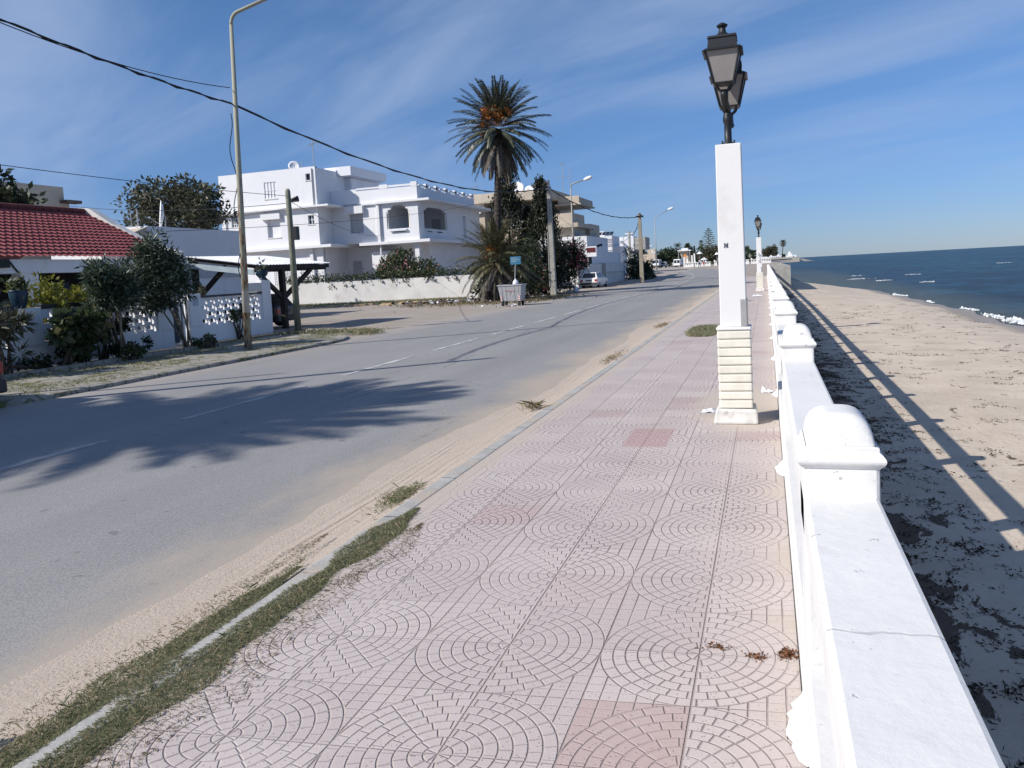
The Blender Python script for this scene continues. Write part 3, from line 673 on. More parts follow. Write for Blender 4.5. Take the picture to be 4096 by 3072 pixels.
# ------------------------------------------------------------------ lamp pillars
def frustum(b, c, h0, h1, z0, z1):
    b.hexa([(c[0] - h0, c[1] - h0, z0), (c[0] + h0, c[1] - h0, z0), (c[0] + h0, c[1] + h0, z0), (c[0] - h0, c[1] + h0, z0), (c[0] - h1, c[1] - h1, z1), (c[0] + h1, c[1] - h1, z1), (c[0] + h1, c[1] + h1, z1), (c[0] - h1, c[1] + h1, z1)])
def lamp_pillar(y, label, first):
    cx, cy = -0.315, y + 0.17
    L = thing('lamp_pillar', label, 'lamp pillar', (cx, cy, 0), 'lamp pillars along the railing')
    b = MB(); b.hexa([(cx - 0.215, cy - 0.2, 0), (cx + 0.205, cy - 0.21, 0), (cx + 0.2, cy + 0.2, 0), (cx - 0.2, cy + 0.2, 0), (cx - 0.19, cy - 0.19, 0.15), (cx + 0.2, cy - 0.185, 0.14), (cx + 0.18, cy + 0.18, 0.15), (cx - 0.18, cy + 0.19, 0.15)])
    b.build('plinth', M['old_plinth'], L, bevel=0.02)
    b = MB(); b.box(cx - 0.135, cx + 0.135, cy - 0.135, cy + 0.135, 0.15, 0.93); b.build('base_core', M['cream'], L)
    b = MB(); n = 9; h = (0.915 - 0.15) / n
    for i in range(n): b.box(cx - 0.158, cx + 0.158, cy - 0.158, cy + 0.158, 0.152 + h * i, 0.152 + h * (i + 1) - 0.008)
    b.build('rusticated_base', M['cream'], L, bevel=0.012)
    b = MB(); b.box(cx - 0.163, cx + 0.163, cy - 0.163, cy + 0.163, 0.917, 0.945); b.build('ledge', M['rail_white'], L, bevel=0.008)
    b = MB(); b.hexa([(cx - 0.125, cy - 0.12, 0.945), (cx + 0.125, cy - 0.12, 0.945), (cx + 0.125, cy + 0.12, 0.945), (cx - 0.125, cy + 0.12, 0.945), (cx - 0.118, cy - 0.118, 2.70), (cx + 0.118, cy - 0.118, 2.70), (cx + 0.118, cy + 0.118, 2.70), (cx - 0.118, cy + 0.118, 2.70)])
    sh = b.build('shaft', M['whitewash'], L, bevel=0.008)
    b = MB(); b.box(cx + 0.07, cx + 0.13, cy - 0.128, cy - 0.1195, 0.95, 1.21); b.box(cx + 0.1255, cx + 0.134, cy - 0.128, cy + 0.05, 0.95, 1.21)
    b.build('cover_plate', M['cover_plate'], L)
    b = MB(); f = cy - 0.1235
    if first:                                            # the painted letter M
        x0, z0, s = cx - 0.068, 1.715, 0.042
        for poly in ([(0, 0), (.3, 0), (.3, .09), (.19, .09), (.19, .91), (.3, 1), (0, 1), (0, .91), (.1, .91), (.1, .09), (0, .09)], [(.19, .985), (.34, .985), (.53, .34), (.5, .05)], [(.535, .34), (.7, .97), (.76, .97), (.505, .05)], [(.66, 0), (1.06, 0), (1.06, .09), (.95, .09), (.95, .91), (1.06, .91), (1.06, 1), (.77, 1), (.77, .09), (.66, .09)]):
            b.prism([(x0 + a * s * 0.9, z0 + c * s) for a, c in poly], f + 0.004, f - 0.001, 'y')
    else:                                                # a scrawl of dark characters up the shaft
        for (dx, z, pts) in ((-0.02, 1.78, [(0, 0), (.06, .05), (.03, .12), (-.03, .08), (.0, .02), (.05, -.03)]), (0.035, 1.72, [(0, .1), (.05, .06), (.04, 0), (-.01, .02), (.03, .1)]), (-0.03, 1.60, [(0, .1), (.06, .1), (.0, .04), (.06, 0), (.07, .05)]), (0.03, 1.55, [(0, .0), (.05, .04), (.0, .08), (.05, .12)]), (-0.03, 1.44, [(0, .08), (.05, .1), (.06, .03), (0, .0)]), (0.03, 1.40, [(.05, .1), (0, .06), (.05, .04), (.0, 0)])):
            b.tube([(cx + dx + a, f, z + c) for a, c in pts], 0.008, 5)
    b.build('lettering', M['paint_dark'], L)
    # iron mast with two lanterns, one towards the road and one behind it
    b = MB(); tp = 2.70
    b.lathe((cx, cy, tp), [(0.06, 0), (0.06, 0.015), (0.036, 0.03), (0.034, 0.2), (0.045, 0.23), (0.045, 0.26), (0.034, 0.3), (0.032, 0.36)], 14)
    b.tube([(cx, cy, tp + 0.32), (cx - 0.01, cy - 0.05, tp + 0.37), (cx - 0.015, cy - 0.14, tp + 0.40), (cx - 0.015, cy - 0.19, tp + 0.44), (cx - 0.015, cy - 0.2, tp + 0.48)], [0.036, 0.036, 0.034, 0.036, 0.038], 10)
    b.tube([(cx, cy, tp + 0.18), (cx + 0.03, cy + 0.09, tp + 0.2), (cx + 0.02, cy + 0.17, tp + 0.23), (cx + 0.015, cy + 0.19, tp + 0.31)], [0.033, 0.03, 0.03, 0.032], 10)
    for dx in (-0.055, 0.055): b.box(cx + dx - 0.008, cx + dx + 0.008, cy - 0.02, cy + 0.02, tp, tp + 0.045)
    b.build('mast', M['black_iron'], L, smooth=True)
    def lantern(px, py, z0, s):
        c = (px, py); g = MB(); frustum(g, c, 0.088 * s, 0.150 * s, z0 + 0.06, z0 + 0.06 + 0.275 * s)
        root = g.build('lantern', M['lantern_glass'], L)
        fr = MB(); zt = z0 + 0.06 + 0.275 * s; zb = z0 + 0.06
        for (sx, sy) in ((-1, -1), (1, -1), (1, 1), (-1, 1)):
            fr.tube([(px + sx * 0.09 * s, py + sy * 0.09 * s, zb), (px + sx * 0.153 * s, py + sy * 0.153 * s, zt)], 0.011, 6)
            fr.tube([(px + sx * 0.03, py + sy * 0.03, z0 - 0.01), (px + sx * 0.055, py + sy * 0.055, z0 + 0.015), (px + sx * 0.075 * s, py + sy * 0.075 * s, zb)], 0.009, 6)
        frustum(fr, c, 0.092 * s, 0.095 * s, zb - 0.014, zb - 0.001)
        fr.lathe((px, py, z0 - 0.03), [(0.034, 0), (0.036, 0.02), (0.03, 0.03)], 10)
        fr.build('frame', M['black_iron'], root)
        rf = MB(); frustum(rf, c, 0.182 * s, 0.150 * s, zt, zt + 0.026)
        frustum(rf, c, 0.135 * s, 0.122 * s, zt + 0.026, zt + 0.12 * s); frustum(rf, c, 0.132 * s, 0.126 * s, zt + 0.12 * s, zt + 0.14 * s)
        rf.lathe((px, py, zt + 0.14 * s), [(0.085 * s, 0), (0.055 * s, 0.03), (0.036 * s, 0.05), (0.03 * s, 0.085), (0.05 * s, 0.105), (0.052 * s, 0.115), (0.02 * s, 0.135)], 14)
        rf.build('roof', M['black_iron'], root)
    lantern(cx - 0.015, cy - 0.2, tp + 0.49, 1.0)
    lantern(cx + 0.015, cy + 0.19, tp + 0.34, 0.98)
    return L
lamp_pillar(7.95, 'near white lamp pillar with the letter M and two black lanterns', True)
lamp_pillar(42.0, 'distant white lamp pillar with dark graffiti, in front of the far palms', False)

# ------------------------------------------------------------------ street lamps and utility poles
def street_lamp(name, label, x, y, z0, h, arm, head, mat, r0=0.085, r1=0.045, group='street lamps along the road', lean=(0, 0)):
    L = thing(name, label, 'street lamp', (x, y, z0), group)
    b = MB(); tx, ty = x + lean[0], y + lean[1]
    pts = [(x, y, z0), (x + lean[0] * 0.5, y + lean[1] * 0.5, z0 + h * 0.5), (tx, ty, z0 + h)]
    b.tube(pts, [r0, (r0 + r1) / 2, r1], 10)
    b.build('pole', mat, L, smooth=True)
    b = MB(); n = 6; ap = [(tx, ty, z0 + h - 0.02)]; q = min(0.32, arm[2] * 0.5)
    for i in range(1, n + 1):
        t = i / n * 1.3; f = 0.14 * (1 - math.cos(t)); ap.append((tx + arm[0] * f, ty + arm[1] * f, z0 + h + q * math.sin(t)))
    ap.append((tx + arm[0], ty + arm[1], z0 + h + arm[2])); b.tube(ap, r1 * 0.95, 8); b.build('arm', mat, L, smooth=True)
    if head:
        b = MB(); e = Vector(ap[-1]); d = Vector((arm[0], arm[1], 0.25 * math.hypot(arm[0], arm[1]))).normalized(); s = head
        b.tube([e - d * 0.1, e + d * 0.05 * s, e + d * 0.2 * s, e + d * 0.5 * s, e + d * 0.62 * s], [0.04 * s, 0.1 * s, 0.14 * s, 0.13 * s, 0.05 * s], 10)
        b.build('lamp_head', M['lamp_head'], L, smooth=True)
    return L
def rusty(name, c1, c2, zlim):
    t = NT(name, 0.8, 0.3); x, y, z = t.xyz()
    f = t.math('MULTIPLY', t.ss(t.noise(3.0, 6, 0.7, t.scl(t.pos, (4, 4, 0.9))), 0.46, 0.6), t.ss(z, zlim, zlim - 1.2))
    k = t.mix(f, c1, c2)
    band = t.math('MULTIPLY', t.ss(z, 0.9, 0.94), t.ss(z, 1.52, 1.48)); k = t.mix(t.math('MULTIPLY', band, 0.85), k, (0.5, 0.48, 0.44))
    t.col(k); t.bump(t.noise(30, 4), 0.3, 0.01); return t.m
M['rusty_pole'] = rusty('rusty_cream_paint', (0.36, 0.35, 0.27), (0.17, 0.075, 0.035), 5.0)
near_lamp = street_lamp('street_lamp', 'tall rusty cream street lamp in front of the breeze block fence', -13.2, 18.0, -0.02, 8.35, (1.9, 0.35, 0.85), 1.0, M['rusty_pole'], 0.105, 0.048, lean=(0.27, 0.0))
b = MB(); b.tube([(-13.2 + 0.1 * math.cos(i * 0.7) * (1 - i / 60), 18.0 + 0.1 * math.sin(i * 0.7) * (1 - i / 60), 1.2 + i * 0.17) for i in range(0, 30)], 0.012, 5)
b.build('cable_wrap', M['cable'], near_lamp)
street_lamp('street_lamp', 'grey street lamp with bent arm rising in front of the beige building', -17.5, 75.0, -0.05, 9.45, (1.4, -0.2, 0.6), 1.3, M['pole_concrete'], 0.11, 0.06)
street_lamp('street_lamp', 'thin grey street lamp with curved arm standing at the road bend', -14.35, 111.0, 0.3, 7.5, (1.9, -0.2, 1.25), 1.2, M['galv'], 0.1, 0.045)
street_lamp('street_lamp', 'small distant street lamp above the white houses left of the brown grey pole', -20.35, 120.0, 0.4, 5.55, (0.6, 0, 0.45), 0.9, M['galv'], 0.1, 0.06)
street_lamp('street_lamp', 'tiny far street lamp rising above the pale cream tower house', -30.9, 212.0, 0.9, 5.2, (1.8, 0, 0.5), 1.3, M['galv'], 0.1, 0.06)
def utility_pole(label, x, y, z0, h, r0, r1, mat, square=False):
    L = thing('utility_pole', label, 'utility pole', (x, y, z0), 'utility poles along the road')
    b = MB()
    if square: b.hexa([(x - r0, y - r0, z0), (x + r0, y - r0, z0), (x + r0, y + r0, z0), (x - r0, y + r0, z0), (x - r1, y - r1, z0 + h), (x + r1, y - r1, z0 + h), (x + r1, y + r1, z0 + h), (x - r1, y + r1, z0 + h)])
    else: b.tube([(x, y, z0), (x, y, z0 + h), (x, y, z0 + h + 0.08)], [r0, r1, r1 * 0.55], 10)
    b.build('pole', mat, L, smooth=not square)
    return L
p1 = utility_pole('green grey wooden pole beside the carport', -15.38, 23.8, -0.02, 4.78, 0.12, 0.09, M['pole_green'])
utility_pole('tall pole left of the camera outside the photo', -14.25, 8.0, -0.02, 8.35, 0.13, 0.09, M['pole_green'])
utility_pole('shorter pole left of the camera outside the photo', -15.7, 7.9, -0.02, 6.2, 0.08, 0.05, M['pole_green'])
b = MB(); b.box(-15.28, -15.0, 23.72, 23.86, 4.38, 4.5); b.tube([(-15.2, 23.75, 4.45), (-14.95, 23.7, 4.52)], 0.05, 6); b.build('bracket', M['black_iron'], p1); MB().box(-15.26, -15.08, 23.68, 23.86, 3.1, 3.55).build('junction_box', M['black_iron'], p1)
p2 = utility_pole('grey concrete pole in front of the pink oleander', -13.72, 52.3, -0.12, 7.05, 0.19, 0.12, M['pole_concrete'], True)
MB().box(-13.79, -13.65, 52.23, 52.37, 6.93, 7.65).build('pole_top', M['galv'], p2); MB().box(-13.9, -13.55, 52.1, 52.2, 7.0, 7.1).build('bracket', M['galv'], p2)
b = MB(); b.tube([(-13.92, 52.1, 0.5), (-13.9, 52.15, 4.2)], 0.035, 6); b.build('conduit', M['pole_concrete'], p2)
p3 = utility_pole('brown grey pole on the kerb before the road bend', -11.9, 80.5, -0.05, 6.9, 0.2, 0.14, varied('weathered_pole', (0.3, 0.26, 0.2), 0.85, 0.1, 3), True)
b = MB(); b.box(-12.25, -11.5, 80.3, 80.45, 6.45, 6.6); b.tube([(-11.9, 80.3, 6.8), (-11.5, 80.2, 6.4)], 0.06, 5); b.build('bracket', M['black_iron'], p3)
p4 = utility_pole('far pole with insulators beside the white house with stairs', -18.0, 111.5, 0.33, 6.2, 0.16, 0.13, M['pole_concrete'], True)
b = MB(); b.box(-18.6, -17.4, 111.35, 111.45, 6.1, 6.25); b.build('bracket', M['lamp_head'], p4)

def cable(label, A, B, sag, r=0.02, group='overhead cables', twist=False):
    A, B = Vector(A), Vector(B); n = 28; pts = []
    for i in range(n + 1):
        t = i / n; p = A.lerp(B, t); p.z -= sag * 4 * t * (1 - t); pts.append(p)
    b = MB(); b.tube(pts, r, 5)
    if twist:
        q = [p + Vector((0.035 * math.cos(i * 2.1), 0.0, 0.035 * math.sin(i * 2.1))) for i, p in enumerate(pts)]; b.tube(q, r, 5)
    return tag(b.build('overhead_cable', M['cable'], smooth=True), label, 'cable', group)
PL = (-13.05, 17.95, 6.33)
cable('thick twisted cable sloping from the top left corner to the rusty street lamp', (-14.25, 8.0, 7.65), PL, 0.2, 0.018, twist=True)
cable('thin slack cable running just above the thick one at top left', (-14.25, 8.0, 7.75), (-13.08, 17.95, 6.75), 0.5, 0.011)
cable('thick twisted cable hanging from the rusty street lamp to the grey concrete pole', PL, (-13.72, 52.2, 7.2), 1.1, 0.022, twist=True)
cable('cable hanging from the grey concrete pole to the brown grey pole', (-13.7, 52.3, 7.1), (-11.95, 80.4, 6.5), 0.75, 0.03, twist=True)
cable('short thin cable between the grey pole and the tall palm crown', (-13.72, 52.3, 7.45), (-22.5, 79.9, 9.0), 0.3, 0.02)
cable('cable drooping from the brown grey pole to the far pole with insulators', (-11.95, 80.5, 6.3), (-18.0, 111.4, 6.3), 0.9, 0.03)
cable('lower cable drooping from the brown grey pole toward the white houses', (-11.95, 80.5, 5.6), (-17.8, 96.0, 4.2), 0.5, 0.02)
cable('thin wire crossing the sky above the red roof to the green grey pole', (-17.5, 3.5, 5.2), (-15.4, 23.8, 4.6), 0.25, 0.009)
cable('upper thin wire from the grey chimney house to the green grey pole', (-36.2, 34.6, 6.55), (-15.45, 23.75, 4.35), 0.25, 0.011)
cable('lower thin wire from the grey chimney house to the green grey pole', (-36.2, 34.6, 6.25), (-15.42, 23.85, 4.2), 0.55, 0.009)
cable('long thin wire crossing in front of the white house to the beige building', (-24.0, 27.5, 4.1), (-26.5, 79.8, 9.3), 0.5, 0.012)
cable('thin wire falling from the green grey pole toward the white house wing', (-15.3, 23.8, 4.4), (-31.4, 62.2, 5.4), 0.4, 0.01)

# ------------------------------------------------------------------ vegetation helpers
def big_mesh(name, V, F, mat, parent=None):
    b = MB(); b.v = [tuple(v) for v in np.asarray(V).tolist()]; b.f = [tuple(f) for f in np.asarray(F).tolist()]
    return b.build(name, mat, parent)
def blob_points(rng, c, r, n, shell=0.55):
    d = rng.normal(size=(n, 3)); d /= np.linalg.norm(d, axis=1)[:, None]
    k = (shell + (1 - shell) * rng.uniform(0, 1, n)) ** 1.0
    return np.asarray(c) + d * k[:, None] * np.asarray(r), d
def clumpy(rng, c, r, nclump, per, cr, flat=0.8, low=-0.9):
    """leaf positions in many small clumps scattered through an ellipsoid"""
    P = []; D = []; cs = []
    while len(cs) < nclump:
        d = rng.normal(size=3); d /= np.linalg.norm(d)
        if d[2] < low: continue
        cs.append(np.asarray(c) + d * np.asarray(r) * rng.uniform(0.35, 1.0))
    for cc_ in cs:
        s = cr * rng.uniform(0.55, 1.3); p, d = blob_points(rng, cc_, (s, s, s * flat), int(per * rng.uniform(0.6, 1.4)), 0.3); P.append(p); D.append(d)
    return np.concatenate(P), np.concatenate(D), cs
def broad_tree(name, label, base, c, r, nclump=60, per=60, cr=0.6, leaf=0.22, mat='leaf_dark', trunk=0.16, seed=1, cat='tree', group=None, bark='bark', aspect=0.5, low=-0.8, limbs=7):
    rng = np.random.default_rng(seed)
    t = thing(name, label, cat, base, group)
    P, D, cs = clumpy(rng, c, r, nclump, per, cr, 0.75, low)
    V, F = leaf_arrays(rng, P, leaf, aspect, 0.2, D); big_mesh('crown', V, F, M[mat], t)
    b = MB(); top = (c[0], c[1], c[2] - r[2] * 0.35)
    b.tube([base, ((base[0] * 0.4 + top[0] * 0.6), (base[1] * 0.4 + top[1] * 0.6), base[2] + (top[2] - base[2]) * 0.6), top], [trunk, trunk * 0.75, trunk * 0.5], 8)
    for q in cs[:limbs]:
        f = rng.uniform(0.5, 0.9); s = Vector(base).lerp(Vector(top), f); e = Vector(q); mid = s.lerp(e, 0.5) + Vector((0, 0, 0.1 * r[2]))
        b.tube([s, mid, e], [trunk * 0.45, trunk * 0.3, trunk * 0.1], 6)
    b.build('trunk', M[bark], t, smooth=True)
    return t
def bush(name, label, blobs, leaf=0.12, mat='leaf_mid', seed=1, cat='shrub', group=None, stems=5, base=None, aspect=0.45, bark='bark', flowers=None, up=0.3):
    """blobs: (centre, radii, leaves)"""
    rng = np.random.default_rng(seed); base = base or (blobs[0][0][0], blobs[0][0][1], 0)
    t = thing(name, label, cat, base, group); Vs, Fs, k = [], [], 0; tips = []
    for c, r, n in blobs:
        m = max(4, int(n / 45)); P, D, cs = clumpy(rng, c, r, m, n / m, min(r) * 0.42, 0.9); tips += cs
        V, F = leaf_arrays(rng, P, leaf, aspect, up, D); Vs.append(V); Fs.append(F + k); k += len(V)
    big_mesh('foliage', np.concatenate(Vs), np.concatenate(Fs), M[mat], t)
    b = MB(); r2 = random.Random(seed)
    for i in range(stems):
        e = Vector(tips[r2.randrange(len(tips))]); s = Vector(base) + Vector((r2.uniform(-.12, .12), r2.uniform(-.12, .12), -0.05))
        b.tube([s, s.lerp(e, 0.5) + Vector((r2.uniform(-.08, .08), r2.uniform(-.08, .08), 0.1)), e], [0.035, 0.025, 0.01], 5)
    b.build('stems', M[bark], t, smooth=True)
    if flowers:
        fm, n, fs = flowers; P = []
        for _ in range(n):
            c, r, _n = blobs[r2.randrange(len(blobs))]; d = rng.normal(size=3); d[0] += 0.5; d[1] -= 0.9; d[2] += 0.35; d /= np.linalg.norm(d)
            q = np.asarray(c) + d * np.asarray(r) * rng.uniform(0.95, 1.12)
            P.append(q + rng.normal(size=(9, 3)) * fs * 0.7)
        V, F = leaf_arrays(rng, np.concatenate(P), fs, 0.9); big_mesh('flowers', V, F, M[fm], t)
    return t
def frond(rng, o, az, el0, L, droop, nl=34, wl=0.42, w0=0.028, twist=0.35):
    """one pinnate palm frond: leaflets in a shallow V along a drooping rachis"""
    V = []; F = []; p = np.array(o, float); el = el0; step = L / 14; pts = [p.copy()]; tang = []
    for i in range(14):
        h = np.array([math.cos(az), math.sin(az), 0]); d = h * math.cos(el) + np.array([0, 0, math.sin(el)])
        tang.append(d); p = p + d * step; pts.append(p.copy()); el -= droop / 14 * (0.5 + i / 10)
    tang.append(tang[-1])
    pts = np.array(pts); tang = np.array(tang)
    side0 = np.array([-math.sin(az), math.cos(az), 0])
    for i in range(14):                                    # rachis ribbon
        w = 0.03 * (1 - i / 15); b = len(V); V += [pts[i] - side0 * w, pts[i] + side0 * w, pts[i + 1] + side0 * w * 0.9, pts[i + 1] - side0 * w * 0.9]; F.append((b, b + 1, b + 2, b + 3))
    for k in range(nl):
        t = 0.12 + 0.88 * k / (nl - 1); x = t * 14; i = min(int(x), 13); f = x - i
        q = pts[i] * (1 - f) + pts[i + 1] * f; d = tang[i]; nrm = np.cross(side0, d)
        ll = wl * (0.35 + 0.65 * math.sin(math.pi * min(1, 0.25 + t * 0.68))) * rng.uniform(0.85, 1.1)
        for s in (-1, 1):
            dd = d * 0.75 + side0 * s * (0.8 - 0.35 * t) + nrm * (twist + rng.uniform(-0.12, 0.12)) + np.array([0, 0, -0.12]); dd /= np.linalg.norm(dd)
            wv = np.cross(dd, nrm); wv /= np.linalg.norm(wv) + 1e-9; w = w0
            b = len(V); V += [q - wv * w * 0.6, q + dd * ll * 0.45 - wv * w, q + dd * ll, q + dd * ll * 0.45 + wv * w]; F.append((b, b + 1, b + 2, b + 3))
    return V, F
def palm(name, label, base, top, r0, r1, n_green, n_dry, L, seed, mats=('leaf_palm', 'leaf_palm_dry'), dates=0, group=None, nl=34, w0=0.028, wl=0.42, minel=-25, cat='palm tree', dr=(36, 46)):
    rng = np.random.default_rng(seed); r2 = random.Random(seed)
    t = thing(name, label, cat, base, group)
    b = MB(); H = top[2] - base[2]; n = max(6, int(H / 0.16)); pts = []; rad = []
    for i in range(n + 1):
        f = i / n; pts.append((base[0] + (top[0] - base[0]) * f ** 1.3, base[1] + (top[1] - base[1]) * f, base[2] + H * f)); rad.append((r0 + (r1 - r0) * f) * (1.07 if i % 2 else 0.93) * (1.25 - 0.25 * min(1, f * 12)))
    b.tube(pts, rad, 12); b.build('trunk', M['palm_bark'], t)
    T = np.array(top)
    def crown(n, e0, e1, mat, nm, Lk, d0, d1):
        Vs = []; Fs = []; k = 0
        for i in range(n):
            f = (i + 0.5) / n; el = R(e0 + (e1 - e0) * f + rng.uniform(-7, 7)); az = i * 2.39996 + rng.uniform(-0.25, 0.25)
            o = T + np.array([math.cos(az), math.sin(az), 0]) * r1 * 0.7 + np.array([0, 0, -0.25 + 0.45 * (el + 0.5)])
            V, F = frond(rng, o, az, el, L * Lk * (0.74 + 0.26 * math.cos(el)) * rng.uniform(0.88, 1.1), R(d0 + (d1 - d0) * f) * rng.uniform(0.8, 1.2), nl, wl, w0)
            Vs.append(np.array(V)); Fs.append(np.array(F) + k); k += len(V)
        big_mesh(nm, np.concatenate(Vs), np.concatenate(Fs), M[mat], t)
    crown(n_green, 84, minel, mats[0], 'crown', 1.0, dr[0], dr[1])
    if n_dry: crown(n_dry, minel - 2, -62, mats[1], 'dry_fronds', 1.0, dr[1] * .8, 16)
    for i in range(dates):
        az = (i - dates / 2 + 0.5) * (1.9 / max(1, dates)) - 1.75 + r2.uniform(-.2, .2); q_ = r2.uniform(.9, 1.35); o = T + np.array([math.cos(az) * q_, math.sin(az) * q_, r2.uniform(0.1, 1.25)])
        P = np.concatenate([o + np.array([rng.normal() * 0.09, rng.normal() * 0.09, -j * 0.026]) + rng.normal(size=(6, 3)) * 0.05 * (1 + j / 10) for j in range(24)])
        V, F = leaf_arrays(rng, P, 0.075, 0.9, -0.5)
        big_mesh('date_cluster', V, F, M['dates'], t)
    return t

# ------------------------------------------------------------------ left side: fence, house, carport
fence = thing('breeze_block_fence', 'white breeze block fence with dark coping along the left pavement', 'fence', (-16.25, 18, 0))
X0, TH = -16.2, -0.16
b = MB()
b.box(X0 + TH, X0, 6.0, 18.75, 0, 0.5); b.box(X0 + TH, X0, 19.45, 23.55, 0, 0.5)
b.build('lower_wall', M['house_white'], fence)
def claustra(y0, y1, z0, z1, seed):
    hol = []; rows_ = int(round((z1 - z0) / 0.208)); h = (z1 - z0) / rows_
    for i in range(rows_):
        y = y0 + 0.05 + (0.19 if i % 2 else 0.0); k = i % 2
        while y < y1 - 0.12:
            w = 0.20 if k % 2 == 0 else 0.075
            if y + w < y1 - 0.03:
                if w > 0.1: hol += [(y, y + w, z0 + i * h + 0.075, z0 + (i + 1) * h - 0.02)]
                else: hol += [(y, y + w, z0 + i * h + 0.012, z0 + (i + 1) * h - 0.05)]
            y += w + 0.045; k += 1
    return MB().wall('x', X0 - 0.02, -0.075, y0, y1, z0, z1, hol)
for (y0, y1, sd_) in ((6.2, 13.72, 1), (14.42, 18.15, 2), (19.98, 23.05, 3)):
    claustra(y0, y1, 0.5, 1.34, sd_).build('pierced_panel', M['house_white'], fence)
b = MB()
for (y0, y1, h) in ((13.72, 14.42, 1.38), (18.15, 18.75, 1.36), (19.45, 19.98, 1.48), (23.05, 23.55, 1.8)): MB().box(X0 + TH - 0.03, X0 + 0.02, y0, y1, 0.5, h).build('pillar', M['house_white'], fence, bevel=0.012)
MB().box(X0 + TH - 0.02, X0 + 0.012, 22.3, 23.05, 1.42, 1.72).build('raised_block', M['wall_white'], fence, bevel=0.012)
b = MB(); b.box(X0 + TH - 0.03, X0 + 0.03, 6.0, 13.72, 1.34, 1.44); b.box(X0 + TH - 0.03, X0 + 0.03, 14.42, 18.3, 1.34, 1.44); b.box(X0 + TH - 0.02, X0 + 0.02, 19.98, 23.05, 1.345, 1.41)
b.build('coping', M['black_iron'], fence)
b = MB()
b.box(-16.18, -16.165, 19.62, 19.84, 1.12, 1.36); b.build('name_plate', plain('pale_grey_plate', (0.42, 0.46, 0.55), 0.6), fence)
g = thing('garden_gate', 'narrow dark blue gate with white bars in the fence', 'gate', (-16.28, 19.1, 0))
b = MB(); b.box(-16.30, -16.26, 18.77, 19.2, 0.1, 1.3); b.build('gate_leaf', M['blue_metal'], g)
b = MB()
for y in (19.02, 19.22, 19.34): MB().box(-16.31 + (0.04 if y < 19.1 else 0), -16.25 + (0.04 if y < 19.1 else 0), y, y + 0.07, 0.05, 1.35).build('gate_bar', M['white_metal'], g)
def urn(label, x, y, z, s, profile, plant):
    t = thing('planter_urn', label, 'planter', (x, y, z), 'planter urns on the fence')
    b = MB(); b.lathe((x, y, z), [(r * s, h * s) for r, h in profile], 18); b.build('urn', M['urn_blue'], t, smooth=True)
    rng = np.random.default_rng(int(y)); top = z + profile[-1][1] * s
    P = np.array([x, y, top]) + rng.normal(size=(plant, 3)) * np.array([0.09, 0.09, 0.09]) + np.array([0, 0, 0.1])
    V, F = leaf_arrays(rng, P, 0.15, 0.35, 0.9); big_mesh('plant', V, F, M['leaf_mid'], t)
urn('tall dark blue urn with a cactus like plant, on the left fence pillar', -16.28, 13.95, 1.38, 1.0, [(0.13, 0), (0.14, 0.05), (0.17, 0.15), (0.2, 0.35), (0.19, 0.38), (0.22, 0.42)], 130)
urn('dark blue footed urn with a small upright plant, on the taller end pillar', -16.28, 23.28, 1.8, 0.75, [(0.14, 0), (0.13, 0.06), (0.06, 0.1), (0.22, 0.22), (0.27, 0.36), (0.24, 0.4), (0.28, 0.44)], 30)

red = thing('red_roof_house', 'low white house with a red tiled roof behind the breeze block fence', 'house', (-22.5, 17, 0))
b = MB()
b.box(-28.5, -22.6, 4, 24.2, 0, 2.6); b.box(-22.6, -20.72, 4, 16.9, 0, 2.34)
b.box(-22.6, -20.75, 24.0, 24.5, 0, 2.9)
b.build('wall', M['house_white'], red)
b = MB(); b.box(-20.95, -20.5, 4, 24.5, 2.34, 2.74); b.build('eaves_beam', M['house_white'], red)
b = MB(); b.box(-20.9, -20.55, 17.75, 18.35, 0, 2.34); b.build('porch_pillar', M['house_white'], red)
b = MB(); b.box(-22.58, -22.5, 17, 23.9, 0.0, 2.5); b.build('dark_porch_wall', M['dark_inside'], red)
b = MB(); b.box(-22.5, -22.44, 19.6, 21.2, 0.05, 2.1); b.build('door', M['blue_metal'], red)
V = []; F = []; ny = 540; y0r, y1r = 4.0, 24.05; nr = 15
for k in range(nr):
    f0, f1 = k / nr, (k + 1) / nr
    for (f, lift) in ((f0, 0.06), (f1, 0.0)):
        for j in range(ny + 1):
            y = y0r + (y1r - y0r) * j / ny; ph = (y / 0.235) % 1.0
            w = 0.02 * (math.sin(ph * 2 * math.pi) + 0.35 * math.sin(ph * 4 * math.pi + 0.6))
            V.append((-20.32 - 4.1 * f, y, 2.78 + 1.9 * f + lift + w))
n1 = ny + 1
for r_ in range(2 * nr - 1):
    for j in range(ny): F.append((r_ * n1 + j, r_ * n1 + j + 1, (r_ + 1) * n1 + j + 1, (r_ + 1) * n1 + j))
t_ = NT('red_roof_tiles', 0.75, 0.3); x, y, z = t_.xyz()
k_ = t_.mix(t_.white(t_.comb(t_.math('FLOOR', t_.math('DIVIDE', y, 0.235)), t_.math('FLOOR', t_.math('DIVIDE', x, 0.273)), 1.0)), (0.215, 0.056, 0.060), (0.285, 0.080, 0.083))
t_.col(t_.mix(t_.ss(t_.noise(1.0, 6, 0.6), 0.4, 0.7, 0, 0.4), k_, (0.27, 0.10, 0.09))); M['tiles'] = t_.m
b = MB().arr(V, F); roof = b.build('roof', M['tiles'], red, smooth=False)
b = MB()
for i in range(62):
    y = y0r + i * 0.325; b.tube([(-24.45, y, 4.75), (-24.45, y + 0.345, 4.77)], [0.125, 0.105], 8)
b.build('ridge', varied('dark_red_ridge', (0.16, 0.05, 0.045), 0.8, 0.1, 4), roof)
